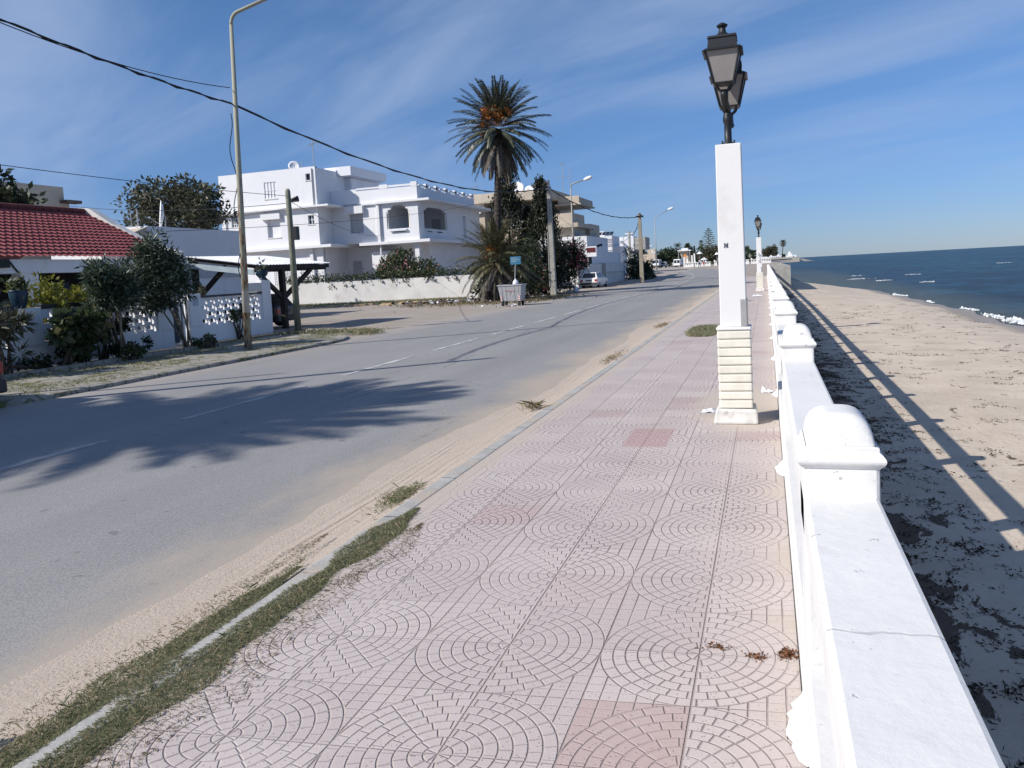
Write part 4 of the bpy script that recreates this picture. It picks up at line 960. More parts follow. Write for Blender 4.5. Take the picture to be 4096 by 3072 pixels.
b = MB(); b.hexa([(-28.4, 4, 2.9), (-24.42, 4, 4.68), (-24.42, 24.05, 4.68), (-28.4, 24.05, 2.9), (-28.4, 4, 2.96), (-24.42, 4, 4.72), (-24.42, 24.05, 4.72), (-28.4, 24.05, 2.96)]); b.build('rear_slope', M['tiles'], roof)
b = MB(); pf = [(-24.7, 4.92), (-24.2, 4.86), (-23.2, 4.22), (-22.0, 3.62), (-20.9, 3.16), (-20.35, 3.02), (-20.3, 2.74), (-21.5, 2.74), (-24.7, 4.3)]
b.prism([(x, z) for x, z in pf], 24.06, 24.42, 'y'); b.build('verge_parapet', M['wall_white'], red)
b = MB(); b.tube([(-20.35, 16.98, 2.8), (-21.5, 16.7, 3.36), (-22.8, 16.3, 3.98), (-24.3, 16.0, 4.7)], 0.018, 5); b.box(-20.5, -20.38, 16.9, 17.3, 2.5, 2.75); b.tube([(-20.47, 17.35, 2.7), (-20.47, 17.5, 2.5), (-20.47, 17.62, 2.36)], 0.025, 5); b.build('service_cable', M['cable'], red)

car = thing('carport', 'open carport with white sheet roof on dark timber posts and braces', 'carport', (-19.4, 27.8, 0))
b = MB(); V = []; F = []; n = 150
for j in range(n + 1):
    y = 25.2 + 5.15 * j / n; w = 0.022 * (1 if (j % 6) < 2 else 0)
    V += [(-17.82, y, 2.375 + w + 0.012 * (y - 25.2)), (-21.1, y, 2.86 + w + 0.012 * (y - 25.2)), (-17.82, y, 2.36 + w + 0.012 * (y - 25.2)), (-21.1, y, 2.845 + w + 0.012 * (y - 25.2))]
for j in range(n):
    a = 4 * j; F += [(a, a + 4, a + 5, a + 1), (a + 2, a + 3, a + 7, a + 6)]
b.arr(V, F).build('roof', M['white_metal'], car)
def beam(b, p, q, w, h):
    p, q = Vector(p), Vector(q); d = (q - p).normalized(); up = Vector((0, 0, 1)) if abs(d.z) < 0.95 else Vector((1, 0, 0)); s = d.cross(up).normalized() * w / 2; u = s.cross(d).normalized() * h / 2
    b.hexa([p - s - u, p + s - u, q + s - u, q - s - u, p - s + u, p + s + u, q + s + u, q - s + u])
b = MB(); beam(b, (-17.86, 25.22, 2.27), (-17.86, 30.3, 2.33), 0.06, 0.15); beam(b, (-17.98, 25.3, 2.2), (-17.98, 30.2, 2.26), 0.12, 0.18)
for y in (25.35, 26.6, 27.9, 29.2, 30.15): beam(b, (-17.9, y, 2.31), (-21.0, y, 2.77), 0.07, 0.12)
b.build('roof_frame', M['dark_wood'], car)
for (x, y) in ((-17.93, 26.9), (-20.9, 25.6), (-20.9, 29.9)):
    b = MB(); b.box(x - 0.1, x + 0.1, y - 0.1, y + 0.1, -0.1, 2.22 if x > -19 else 2.7); b.build('post', M['dark_wood'], car, bevel=0.01)
for (p, q) in (((-17.93, 26.95, 1.05), (-17.93, 25.35, 2.1)), ((-17.93, 26.85, 1.05), (-17.93, 29.0, 2.2)), ((-20.9, 25.6, 1.2), (-19.4, 25.5, 2.4))):
    b = MB(); beam(b, p, q, 0.12, 0.16); b.build('brace', M['dark_wood'], car)
b = MB(); beam(b, (-18.0, 25.26, 2.12), (-20.9, 25.26, 2.52), 0.05, 0.2); b.build('side_board', varied('pale_blue_board', (0.35, 0.42, 0.46), 0.8, 0.05, 3), car)

low = thing('low_white_building', 'long low white building with a satellite dish behind the carport', 'building', (-30, 37, 0))
b = MB(); b.prism([(-28, 31.2), (-28, 38.6), (-34, 38.6), (-34, 31.2)], 0, 4.3); b.box(-28.2, -28, 31.2, 38.6, 4.3, 4.75); b.box(-33.8, -28.2, 31.0, 31.2, 0, 4.75); b.build('wall', M['house_white'], low)
b = MB(); b.box(-28.0, -27.93, 31.5, 33.2, 2.2, 3.27); b.box(-28.0, -27.93, 33.9, 38.3, 2.2, 3.27); b.build('window', M['grey_shutter'], low)
b = MB(); b.prism([(30.0, 4.3), (31.2, 4.72), (31.2, 4.2), (29.2, 4.2)], -31.5, -28.0, 'x'); b.build('sloped_wing', M['beige'], low)
def dish(label, c, d, r, pole_h, mat='white_metal', group='satellite dishes on the roofs', mesh=False):
    t = thing('satellite_dish', label, 'satellite dish', (c[0], c[1], c[2] - pole_h), group)
    d = Vector(d).normalized(); ref = Vector((0, 0, 1)); u = d.cross(ref).normalized(); w = u.cross(d); b = MB(); n = 20
    for i, (f, dep) in enumerate(((0.02, 0.0), (0.35, 0.03), (0.7, 0.12), (1.0, 0.25), (1.0, 0.22), (0.7, 0.09), (0.02, -0.03))):
        for j in range(n):
            a = 2 * math.pi * j / n; p = Vector(c) + (u * math.cos(a) + w * math.sin(a)) * r * f + d * dep * r; b.v.append(tuple(p))
    for i in range(6):
        for j in range(n): b.f.append((i * n + j, i * n + (j + 1) % n, (i + 1) * n + (j + 1) % n, (i + 1) * n + j))
    b.build('reflector', M[mat], t, smooth=True)
    b = MB(); b.tube([(c[0], c[1], c[2] - pole_h), (c[0] - d.x * .1 * r, c[1] - d.y * .1 * r, c[2] - 0.05 * r)], 0.035, 6)
    e = Vector(c) + d * r * 0.95 - Vector((0, 0, r * 0.25)); b.tube([tuple(Vector(c) - w * r * 0.8), tuple(e)], 0.015, 5); b.tube([e - d * .06, e + d * .06], 0.05, 6); b.build('mount', M['galv'], t)
dish('big round white dish seen edge on, on the low white building', (-28.6, 33.1, 5.4), (-0.72, -0.68, 0.12), 0.72, 0.95)
wc = thing('grey_chimney_house', 'grey plastered house top with a stepped corner behind the dark leafy tree', 'house', (-39, 32, 0))
b = MB(); b.box(-42, -36, 29.5, 34.5, 0, 6.7); b.box(-42, -36, 30.2, 34.2, 6.7, 7.5); b.build('wall', M['beige'], wc)
b = MB(); b.box(-36.0, -35.5, 33.9, 34.9, 6.62, 6.78); b.build('eaves', M['bark'], wc)
mast = thing('lattice_mast', 'thin grey lattice mast between the red roof and the round tree', 'mast', (-34.5, 37.5, 4.3))
b = MB()
for (dx, dy) in ((-0.22, 0), (0.22, 0), (0, 0.3)): b.tube([(-34.5 + dx, 37.5 + dy, 3.3), (-34.5 + dx, 37.5 + dy, 6.4)], 0.025, 5)
for i in range(10): b.tube([(-34.72, 37.5, 3.4 + i * .3), (-34.28, 37.5, 3.7 + i * .3), (-34.5, 37.8, 3.55 + i * .3)], 0.012, 4)
b.build('lattice', M['galv'], mast)

# plants along the left fence
def oleander(label, base, blobs, seed, lean):
    return bush('oleander_tree', label, blobs, 0.17, 'leaf_oleander', seed, 'tree', 'oleander trees before the fence', 7, base, 0.24, 'bark_light')
oleander('smaller oleander tree with a slim forked pale trunk before the fence', (-15.6, 16.15, 0), [((-15.6, 15.95, 1.55), (0.6, 0.62, 0.55), 2200), ((-15.6, 15.75, 2.05), (0.5, 0.5, 0.5), 1500), ((-15.7, 16.4, 1.9), (0.55, 0.5, 0.6), 1500)], 11, 0)
oleander('taller oleander tree leaning beside the garden gate', (-15.35, 18.25, 0), [((-15.5, 17.55, 2.0), (0.65, 0.85, 0.75), 3200), ((-15.5, 17.35, 2.6), (0.5, 0.55, 0.5), 1300), ((-15.5, 18.2, 1.95), (0.5, 0.55, 0.6), 1500), ((-15.5, 17.6, 1.3), (0.45, 0.6, 0.35), 900)], 12, 0)
bush('yellow_bush', 'bright yellow green bush bulging over the fence by the left urn', [((-17.0, 15.1, 1.45), (0.55, 0.75, 0.62), 1700), ((-17.0, 16.1, 1.4), (0.5, 0.75, 0.42), 1100), ((-16.1, 15.0, 1.2), (0.16, 0.4, 0.4), 350), ((-17.0, 13.3, 1.4), (0.5, 0.6, 0.5), 900)], 0.12, 'leaf_yellow', 13, 'bush')
bush('broadleaf_shrub', 'broad leaved dark green shrub against the pierced fence panel', [((-15.5, 14.35, 0.95), (0.4, 0.5, 0.35), 220), ((-15.5, 15.1, 0.9), (0.4, 0.5, 0.4), 420), ((-15.6, 14.8, 0.45), (0.35, 0.4, 0.3), 250)], 0.24, 'leaf_mid', 14, aspect=0.6)
bush('narrow_leaf_shrub', 'grey green narrow leaved shrub at the left edge by the fence', [((-15.3, 12.7, 0.9), (0.35, 0.42, 0.55), 420), ((-15.3, 12.2, 1.1), (0.4, 0.5, 0.5), 400)], 0.26, 'leaf_olive', 15, aspect=0.18)
bush('dark_hedge', 'low dark hedge at the foot of the left fence', [((-15.75, 14.2, 0.15), (0.3, 1.4, 0.22), 900), ((-15.8, 16.6, 0.18), (0.28, 1.2, 0.2), 800), ((-15.9, 12.2, 0.2), (0.3, 1.2, 0.3), 600)], 0.1, 'leaf_dark', 16, 'hedge')
bush('climbing_plant', 'dark climbing plant spilling over the breeze blocks behind the slim oleander', [((-16.05, 15.9, 0.62), (0.18, 0.62, 0.2), 700), ((-16.05, 16.6, 0.72), (0.18, 0.4, 0.25), 420)], 0.1, 'leaf_dark', 17)
bush('ground_shrub', 'small round shrub with yellowish tips between the two oleanders', [((-15.1, 15.9, 0.15), (0.25, 0.35, 0.22), 350)], 0.11, 'leaf_mid', 18, group='small shrubs at the fence foot')
bush('ground_shrub', 'small low shrub by the gate under the leaning oleander', [((-15.05, 18.75, 0.12), (0.3, 0.5, 0.18), 450)], 0.09, 'leaf_mid', 19, group='small shrubs at the fence foot')
bush('fence_creeper', 'creeper growing through the right pierced panel behind the rusty lamp', [((-16.08, 21.6, 0.85), (0.12, 0.5, 0.28), 360)], 0.1, 'leaf_mid', 20)
bush('garden_shrub', 'pale green shrub showing above the fence under the carport', [((-17.2, 21.0, 1.5), (0.3, 0.55, 0.25), 300)], 0.12, 'leaf_olive', 21)
broad_tree('leafy_tree', 'dark large leaved tree rising behind the red roof at the left edge', (-32, 26.2, 0), (-32, 25.6, 5.6), (2.2, 3.6, 1.7), 75, 50, 0.62, 0.34, 'leaf_dark', 0.2, 31)
broad_tree('round_tree', 'big round grey green tree behind the low white building', (-38.3, 45, 0), (-38.0, 45, 7.05), (3.5, 3.2, 2.2), 120, 70, 0.72, 0.30, 'leaf_olive', 0.25, 32)

# ------------------------------------------------------------------ white house
H = thing('white_house', 'big three storey white house with stepped flat roofs and an arched loggia', 'house', (-36, 62, 0))
b = MB()
front = [(-41.1, -39.85, 9.1, 10.5), (-36.94, -36.5, 10.36, 10.9), (-44.7, -43.5, 6.9, 7.95), (-41.08, -39.77, 5.75, 7.28), (-37.0, -36.42, 6.65, 7.4)]
b.wall('y', 60.0, 0.3, -45.7, -36.0, 4.85, 11.45, front)
b.box(-45.7, -36.0, 60.3, 72, 4.85, 11.35); b.box(-45.7, -36.0, 60.12, 60.3, 11.35, 11.45)
lat = [(-40.9 + i * 0.16, -40.9 + i * 0.16 + 0.1, 1.3 + k * 0.16, 1.3 + k * 0.16 + 0.1) for i in range(13) for k in range(11)] + [(-38.2 + i * 0.16, -38.2 + i * 0.16 + 0.1, 1.3 + k * 0.16, 1.3 + k * 0.16 + 0.1) for i in range(11) for k in range(11)]
b.wall('y', 60.25, 0.2, -45.6, -35.95, 0, 4.6, lat); b.box(-45.6, -35.95, 60.6, 72, 0, 4.6)
b.box(-37.1, -36.8, 60.05, 60.25, 0, 4.6)
b.build('main_wall', M['house_white'], H)
b = MB(); b.box(-45.85, -34.72, 59.55, 72.2, 8.03, 8.2); b.box(-45.85, -34.74, 59.6, 72.2, 4.6, 4.85); b.build('cornice', M['house_white'], H, bevel=0.02)
# wing with loggia
b = MB(); Yw = 62.3
arch = [(-30.75, -28.6, 5.88, 7.35), (-30.62, -28.75, 7.35, 7.52), (-30.35, -28.95, 7.52, 7.75), (-30.15, -29.15, 7.75, 7.88)]
slot = [(-30.15, -29.08, 5.55, 5.68)]
b.wall('y', Yw, 0.25, -35.99, -27.8, 4.85, 8.05, arch + slot + [(-34.3, -33.0, 5.75, 7.4)])
arch2 = [(63.45, 68.6, 5.82, 7.4), (63.9, 68.1, 7.4, 7.58), (64.4, 67.4, 7.58, 7.7)]
b.wall('x', -27.8, -0.25, Yw + 0.25, 77.5, 4.85, 8.05, arch2 + [(72.4, 73.5, 5.2, 7.35), (64.0, 65.1, 5.5, 5.62), (66.2, 67.4, 5.5, 5.62)])
b.box(-35.99, -31.6, 62.55, 77.5, 4.85, 8.05); b.box(-31.6, -28.05, 70.0, 77.5, 4.85, 8.05); b.box(-31.6, -28.05, 62.55, 70, 4.85, 4.9); b.box(-31.6, -28.05, 62.55, 70, 8.0, 8.05)
b.build('wing_wall', M['house_white'], H)
b = MB()
for c_ in ((-30.68, 62.42, 5.88), (-28.68, 62.42, 5.88), (-27.92, 68.5, 5.82)): MB().lathe(c_, [(0.09, 0), (0.09, 0.08), (0.06, 0.12), (0.055, 1.25), (0.09, 1.35), (0.09, 1.47)], 10).build('loggia_column', M['cream'], H, smooth=True)
b = MB(); b.box(-29.9, -29.0, 69.96, 70.0, 4.95, 7.0); b.build('loggia_door', M['grey_shutter'], H)
for q in ((-30.5, -28.9, 62.1, 62.3, 5.68, 5.82), (-27.85, -27.75, 63.4, 65.4, 5.62, 5.75), (-27.85, -27.75, 66, 67.7, 5.62, 5.75)): MB().box(*q).build('loggia_sill', M['house_white'], H)
b = MB(); b.box(-33.35, -26.72, 61.95, 78.6, 4.6, 4.85); b.box(-31.62, -26.6, 61.95, 78.6, 8.05, 8.25); b.box(-33.0, -31.62, 62.1, 63, 8.05, 8.25); b.build('wing_cornice', M['house_white'], H, bevel=0.02)
b = MB(); b.box(-35.99, -27.8, 62.3, 62.5, 8.25, 9.33); b.box(-28.0, -27.8, 62.5, 76.2, 8.25, 9.22); b.box(-35.99, -28, 62.5, 76.2, 8.1, 8.3)
b.box(-28.35, -27.78, 62.28, 62.52, 9.33, 9.72); b.box(-31.3, -30.5, 62.28, 62.52, 9.33, 9.68); b.box(-35.99, -33.5, 62.3, 62.5, 9.33, 9.5)
b.box(-33.5, -31.3, 62.3, 62.5, 9.42, 9.56); b.box(-30.5, -28.35, 62.3, 62.5, 9.42, 9.58)
y = 62.6
for i in range(6):
    b.box(-28.0, -27.8, y, y + 0.55, 9.22, 9.38); b.box(-28.02, -27.78, y + 0.2, y + 2.0, 9.38, 9.5); b.box(-28.02, -27.78, y + 1.6, y + 2.25, 9.38, 9.66); b.box(-28.0, -27.8, y + 1.75, y + 2.25, 9.22, 9.38); y += 2.25
b.build('parapet', M['house_white'], H)
b = MB(); b.box(-36.99, -35.4, 65.0, 69.5, 8.3, 10.9); b.box(-38, -36.0, 63.5, 69.5, 11.35, 11.5); b.build('stair_tower', M['house_white'], H)
b = MB(); b.box(-37.2, -34.6, 63.6, 70.5, 10.95, 11.75); b.build('canopy', M['house_white'], H)
for q in ((-41.5, -39.6, 59.72, 60.0, 7.3, 7.78), (-34.45, -32.85, 61.95, 62.3, 7.42, 8.05)): MB().box(*q).build('window_hood', M['house_white'], H)
b = MB(); b.box(-31.6, -31.35, 62.08, 62.3, 4.85, 8.3); b.box(-31.52, -31.42, 62.2, 62.3, 3.6, 4.6); b.build('drain_box', M['house_white'], H)
b = MB(); b.box(-35.95, -27.95, 64.5, 77.3, 0, 4.6); b.box(-32.6, -30.9, 62.7, 64.5, 0, 4.05); b.box(-28.35, -27.95, 62.4, 62.8, 0, 4.6); b.build('ground_storey_wall', M['house_white'], H)
b = MB(); b.box(-35.4, -34.6, 64.42, 64.5, 2.0, 3.4); b.build('side_window', M['grey_shutter'], H)
def window(x0, x1, z0, z1, yf, d, mat, bars):
    b = MB(); b.box(x0, x1, yf + d, yf + d + 0.04, z0, z1); w = b.build('window', M[mat], H)
    if bars:
        c = MB(); nx, nz_ = bars
        for i in range(nx + 1): xx = x0 + (x1 - x0) * i / nx; c.box(xx - 0.03, xx + 0.03, yf + d - 0.05, yf + d - 0.002, z0, z1)
        for i in range(nz_ + 1): zz = z0 + (z1 - z0) * i / nz_; c.box(x0, x1, yf + d - 0.04, yf + d - 0.001, zz - 0.025, zz + 0.025)
        c.build('grille', M['white_shutter'], w)
window(-41.1, -39.85, 9.1, 10.5, 60, 0.06, 'white_shutter', (4, 2))
window(-36.94, -36.5, 10.36, 10.9, 60, 0.2, 'glass_dark', None)
window(-44.7, -43.5, 6.9, 7.95, 60, 0.15, 'glass_dark', (6, 4))
window(-41.08, -39.77, 5.75, 7.28, 60, 0.28, 'white_shutter', None)
window(-37.0, -36.42, 6.65, 7.4, 60, 0.2, 'glass_dark', (2, 2))
window(-34.3, -33.0, 5.75, 7.4, 62.3, 0.2, 'grey_shutter', None)
for (x0, x1, z0, z1, yf) in ((-41.1, -39.85, 9.1, 10.5, 60), (-41.08, -39.77, 5.75, 7.28, 60), (-37.0, -36.42, 6.65, 7.4, 60), (-36.94, -36.5, 10.36, 10.9, 60)):
    MB().box(x0 - 0.06, x1 + 0.06, yf - 0.05, yf - 0.002, z0 - 0.09, z0 - 0.01).build('window_sill', M['wall_white'], H)
MB().tube([(-36.3, 59.93, 11.3), (-36.3, 59.93, 8.22)], 0.045, 6).build('rain_pipe', M['galv'], H)
MB().tube([(-45.2, 59.93, 8.0), (-45.2, 59.93, 4.9)], 0.045, 6).build('rain_pipe', M['galv'], H)
dish('small white dish on the top roof of the white house', (-38.6, 61.0, 11.75), (0.5, -0.7, 0.4), 0.5, 0.4)
def antenna(label, x, y, z0, h, bars, group='aerials on the roofs'):
    t = thing('tv_aerial', label, 'aerial', (x, y, z0), group); b = MB(); b.tube([(x, y, z0), (x, y, z0 + h)], 0.035, 5); b.build('mast', M['galv'], t)
    b = MB()
    for (z, l, k) in bars:
        b.tube([(x - l, y, z0 + z), (x + l, y, z0 + z + 0.12)], 0.02, 4)
        for i in range(k): xx = x - l + 2 * l * i / (k - 1); b.tube([(xx, y - 0.3, z0 + z + 0.12 * i / (k - 1)), (xx, y + 0.3, z0 + z + 0.12 * i / (k - 1))], 0.016, 4)
    if bars: b.build('elements', M['galv'], t)
antenna('thin tall aerial mast on the white house top roof corner', -36.4, 60.6, 11.45, 2.4, [(1.9, 0.3, 4)])
antenna('short thick pipe on the white house top roof', -37.6, 60.6, 11.4, 0.7, [])

wl_ = thing('garden_wall', 'long low white stained wall in front of the white house', 'wall', (-28, 55.5, 0))
b = MB(); b.box(-37.8, -20.3, 55.5, 55.75, -0.3, 1.62); b.box(-20.55, -20.3, 55.75, 57.6, -0.3, 1.62); b.build('wall_face', M['wall_white'], wl_)
rng = np.random.default_rng(41); n = 2600
P = np.stack([rng.uniform(-37, -20.4, n), 55.98 + rng.normal(0, 0.22, n), 1.66 + np.abs(rng.normal(0, 0.27, n))], 1)
k = 900; bx = rng.uniform(-36.5, -20.6, 22)
Q = []
for x in bx:
    m_ = int(rng.integers(14, 40)); L = rng.uniform(0.2, 0.7); s = rng.uniform(-0.2, 1.0); m_ = max(8, m_ // 2)
    tt = rng.uniform(0, 1, m_); Q.append(np.stack([x + tt * L * s + rng.normal(0, 0.05, m_), 55.42 + rng.normal(0, 0.05, m_), 1.72 - tt * L + rng.normal(0, 0.04, m_)], 1))
Q = np.concatenate(Q)
vine = thing('vine_hedge', 'dark green vine hedge draped along the top of the long white wall', 'hedge', (-28, 55.8, 1.6))
V1, F1 = leaf_arrays(rng, np.concatenate([P, Q]), 0.16, 0.6); big_mesh('foliage', V1, F1, M['leaf_dark'], vine)
V1, F1 = leaf_arrays(rng, np.stack([rng.uniform(-37, -20.4, 900), 55.75 + rng.normal(0, 0.22, 900), 1.85 + np.abs(rng.normal(0, 0.25, 900))], 1), 0.17, 0.6); big_mesh('lighter_shoots', V1, F1, M['leaf_mid'], vine)
bush('flowering_oleander', 'dark oleander bush with pale pink flowers above the long white wall', [((-27.6, 57.2, 2.4), (1.7, 1.0, 1.0), 1700), ((-26.0, 57.2, 2.2), (1.4, 0.9, 0.85), 1200), ((-28.9, 57.2, 2.2), (0.9, 0.8, 0.9), 700), ((-27.3, 57.2, 3.3), (1.2, 0.8, 0.6), 800), ((-24.8, 57.3, 2.0), (1.0, 0.8, 0.9), 700)], 0.24, 'leaf_mid', 42, 'bush', flowers=('petal_pale', 34, 0.10), aspect=0.35)

# ------------------------------------------------------------------ palms, cypresses and bushes by the road
palm('tall_palm', 'tall date palm with orange fruit clusters beside the white house', (-16.4, 48.5, 0), (-15.8, 48.5, 10.65), 0.24, 0.20, 112, 24, 3.25, 51, dates=12, nl=44, w0=0.029, wl=0.46, minel=-28, dr=(26, 40))
palm('short_palm', 'short bushy date palm with golden tips behind the dumpster', (-16.3, 46.2, 0.0), (-15.6, 46.2, 2.3), 0.30, 0.26, 78, 16, 2.75, 52, ('leaf_palm_gold', 'leaf_palm_dry'), dates=1, nl=36, w0=0.024, wl=0.42, minel=-14, dr=(28, 48))
palm('tall_palm', 'palm left of the camera outside the photo whose crown shades the road', (-18.6, -0.3, 0), (-18.4, -0.2, 9.2), 0.25, 0.2, 100, 40, 3.4, 53, nl=40, w0=0.045, wl=0.6)
palm('tall_palm', 'second palm left of the camera outside the photo shading the road edge', (-22.6, -2.4, 0), (-22.6, -2.3, 9.6), 0.25, 0.2, 90, 36, 3.3, 54, nl=36, w0=0.05, wl=0.6)
def cypress(label, x, y, h, r, seed, n=3200):
    rng = np.random.default_rng(seed); t = thing('cypress', label, 'cypress', (x, y, 0), 'cypress trees behind the palms')
    P = []; k = 0
    while k < 110:
        z = h * rng.uniform(0.04, 1.0) ; f = z / h; rr = r * (min(1, f * 6)) * (1 - f) ** 0.85 * rng.uniform(0.7, 1.25) + 0.1
        a = rng.uniform(0, 6.283); q = rr * rng.uniform(0.5, 1.0); c = np.array([x + q * math.cos(a), y + q * math.sin(a), z])
        m_ = int(n / 110 * 1.9); s = 0.2 + 0.2 * (1 - f); P.append(c + rng.normal(size=(m_, 3)) * np.array([s * 0.7, s * 0.7, s * 1.2])); k += 1
    P = np.concatenate(P); D = np.tile(np.array([0, 0, 0.6]), (len(P), 1)); V, F = leaf_arrays(rng, P, 0.21, 0.5, 0.8, D); big_mesh('crown', V, F, M['leaf_cypress'], t)
    b = MB(); b.tube([(x, y, -0.1), (x, y, h * 0.8)], [0.16, 0.04], 7); b.build('trunk', M['bark'], t)
cypress('taller dark cypress right behind the tall palm trunk', -18.3, 57.5, 10.3, 1.9, 61, 6000)
cypress('shorter dark cypress between the palm and the grey pole', -15.7, 57.5, 8.0, 2.5, 62, 6400)
cypress('narrow dark cypress between the two larger cypresses', -17.3, 59.2, 6.4, 1.2, 63, 2600)
bush('dark_thicket', 'dark thicket filling the ground under the cypresses', [((-18.2, 55, 1.6), (1.6, 1.5, 1.9), 2400), ((-16.4, 56, 1.5), (1.5, 1.5, 1.8), 2400), ((-15.2, 57.8, 1.9), (0.8, 1.2, 1.7), 1400), ((-17.2, 52, 0.8), (1.2, 1.3, 1.1), 1100), ((-16.2, 47.6, 0.7), (1.5, 1.0, 1.1), 1500), ((-15.6, 52.5, 1.8), (1.5, 1.3, 1.9), 1800)], 0.26, 'leaf_dark', 64, 'thicket')
bush('oleander_bush', 'large oleander bush with bright pink flowers beside the grey concrete pole', [((-14.8, 60.6, 1.6), (1.1, 1.2, 1.7), 3000), ((-14.3, 60.6, 2.9), (1.15, 1.1, 1.0), 1900), ((-15.6, 60.6, 2.5), (0.9, 0.9, 1.0), 900), ((-13.9, 60.8, 2.2), (0.75, 0.9, 0.9), 900)], 0.24, 'leaf_dark', 65, 'bush', flowers=('petal', 85, 0.1), aspect=0.3, base=(-14.5, 60.6, -0.1))
bush('dry_shrub', 'greyish brown shrub with few pink flowers left of the grey concrete pole', [((-15.6, 55.5, 1.1), (1.0, 0.9, 1.1), 1500), ((-16.3, 55.8, 2.0), (0.9, 0.8, 0.8), 700)], 0.18, 'leaf_olive', 66, flowers=('petal', 16, 0.09), base=(-15.6, 55.5, -0.1))

# ------------------------------------------------------------------ beige building and its neighbours
Bg = thing('beige_building', 'beige flat roofed building with stacked balconies behind the palms', 'building', (-25, 85, 0))
b = MB()
b.box(-38, -21.0, 80.0, 94, 9.05, 10.05); b.box(-21.6, -21.0, 94, 99.5, 9.2, 9.95)
b.box(-38, -22.6, 81.6, 98, 0, 9.05); b.box(-38, -28.2, 80.3, 81.6, 0, 9.05)
b.build('wall', M['beige'], Bg)
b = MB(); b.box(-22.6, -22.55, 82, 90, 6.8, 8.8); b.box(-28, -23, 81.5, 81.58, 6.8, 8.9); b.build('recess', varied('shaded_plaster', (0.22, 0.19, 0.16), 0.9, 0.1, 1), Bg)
b = MB(); b.box(-22.5, -17.95, 77.2, 83.0, 0, 5.75); b.box(-19.3, -17.5, 83.0, 88, 0, 6.3); b.build('lower_wall', M['beige'], Bg)
b = MB(); b.box(-23, -17.3, 76.4, 84.5, 5.75, 6.15); b.box(-22.6, -18.5, 83.5, 91.0, 8.45, 8.6); b.build('balcony_slab', M['beige'], Bg)
b = MB(); b.box(-22.8, -17.95, 76.8, 77.0, 6.15, 7.15); b.box(-18.1, -17.92, 77.0, 82.3, 6.15, 7.15); b.build('balcony_parapet', M['beige'], Bg)
b = MB(); b.box(-21.0, -18.7, 83.7, 83.9, 8.6, 9.4); b.box(-18.85, -18.68, 83.9, 90.6, 8.6, 9.25); b.build('upper_balcony_parapet', M['beige'], Bg)
b = MB(); b.box(-17.92, -17.9, 77.8, 79.8, 0.4, 5.3); b.build('side_panel', varied('pale_grey_green', (0.34, 0.36, 0.35), 0.8, 0.05, 2), Bg)
b = MB(); b.box(-17.55, -17.49, 83.6, 86.4, 2.6, 5.4); b.build('door', M['grey_concrete'], Bg)
def ac(x, y, z):
    t = thing('air_conditioner', 'white air conditioner outdoor unit on the beige building wall', 'air conditioner', (x, y, z)); b = MB(); b.box(x - 0.5, x + 0.5, y - 0.35, y, z, z + 0.68); b.build('case', M['white_metal'], t, bevel=0.03)
    b = MB(); b.lathe((0, 0, 0), [(0.27, 0), (0.27, 0.02)], 18); b.v = [(x - 0.12 + p[0], y - 0.352 - p[2], z + 0.34 + p[1]) for p in b.v]; b.build('fan_grille', M['bumper'], t)
ac(-29.0, 80.3, 8.0)
for (lab, c, d, r, h, mt) in (('small white dish highest on the beige roof behind the cypress', (-26.2, 82.5, 11.6), (0.9, -0.3, 0.3), 0.55, 1.5, 'white_metal'), ('medium white dish standing on the beige roof right of the cypress', (-24.9, 82, 10.5), (0.1, -0.9, 0.35), 0.7, 0.6, 'white_metal'), ('low white dish on the beige roof beside the big mesh dish', (-23.6, 82, 10.2), (0.1, -0.9, 0.35), 0.5, 0.4, 'white_metal'), ('very large grey mesh dish on the beige roof behind the pole top', (-22.3, 82, 10.2), (0.25, 0.9, 0.45), 1.0, 0.5, 'bumper'), ('white dish among the cypress branches on the beige balcony', (-24.3, 79.4, 6.5), (0.2, -0.9, 0.3), 0.6, 0.8, 'white_metal')): dish(lab, c, d, r, h, mt)
antenna('tall aerial with dark elements on the beige roof', -21.4, 88, 10, 3.6, [(1.9, 0.7, 6), (3.4, 0.25, 4)])
antenna('second thin aerial mast on the beige roof near its right end', -20.8, 89, 10, 2.9, [])
antenna('short T shaped aerial on the left of the beige roof', -30.5, 84, 10.05, 1.3, [(1.2, 0.25, 4)])

gw = thing('boundary_wall', 'white boundary wall with grey pillar beside the parked hatchback', 'wall', (-16.1, 82, 0))
b = MB(); b.box(-16.3, -16.05, 70, 81.2, -0.3, 2.05); b.box(-16.3, -16.05, 82.6, 95, -0.3, 2.08); b.box(-16.05, -15.9, 82.7, 95, 1.15, 1.19); b.build('wall_face', M['wall_white'], gw)
b = MB(); b.box(-16.3, -15.95, 81.2, 82.6, -0.3, 2.1); b.build('pillar', M['grey_concrete'], gw)
b = MB(); b.box(-16.28, -16.1, 74.2, 76.5, 2.05, 2.9); b.build('door', M['dark_inside'], gw)
bl = thing('pale_blue_house', 'plain pale bluish white house behind the boundary wall', 'house', (-19, 86, 0))
b = MB(); b.box(-23, -17.4, 88.0, 92, 0, 5.0); b.box(-22, -16.6, 84.5, 95.5, 0, 3.35); b.box(-22, -16.5, 76.5, 84.5, 0, 4.8); b.build('wall', M['house_white'], bl)
b = MB(); b.tube([(-16.45, 80, 3.7), (-16.0, 80, 3.9), (-15.7, 80, 3.95)], 0.12, 8); b.build('wall_lamp', M['black_iron'], bl)
wb = thing('shutter_house', 'white house with horizontal grey shutters and solar panels on its roof', 'house', (-20.5, 108, 0))
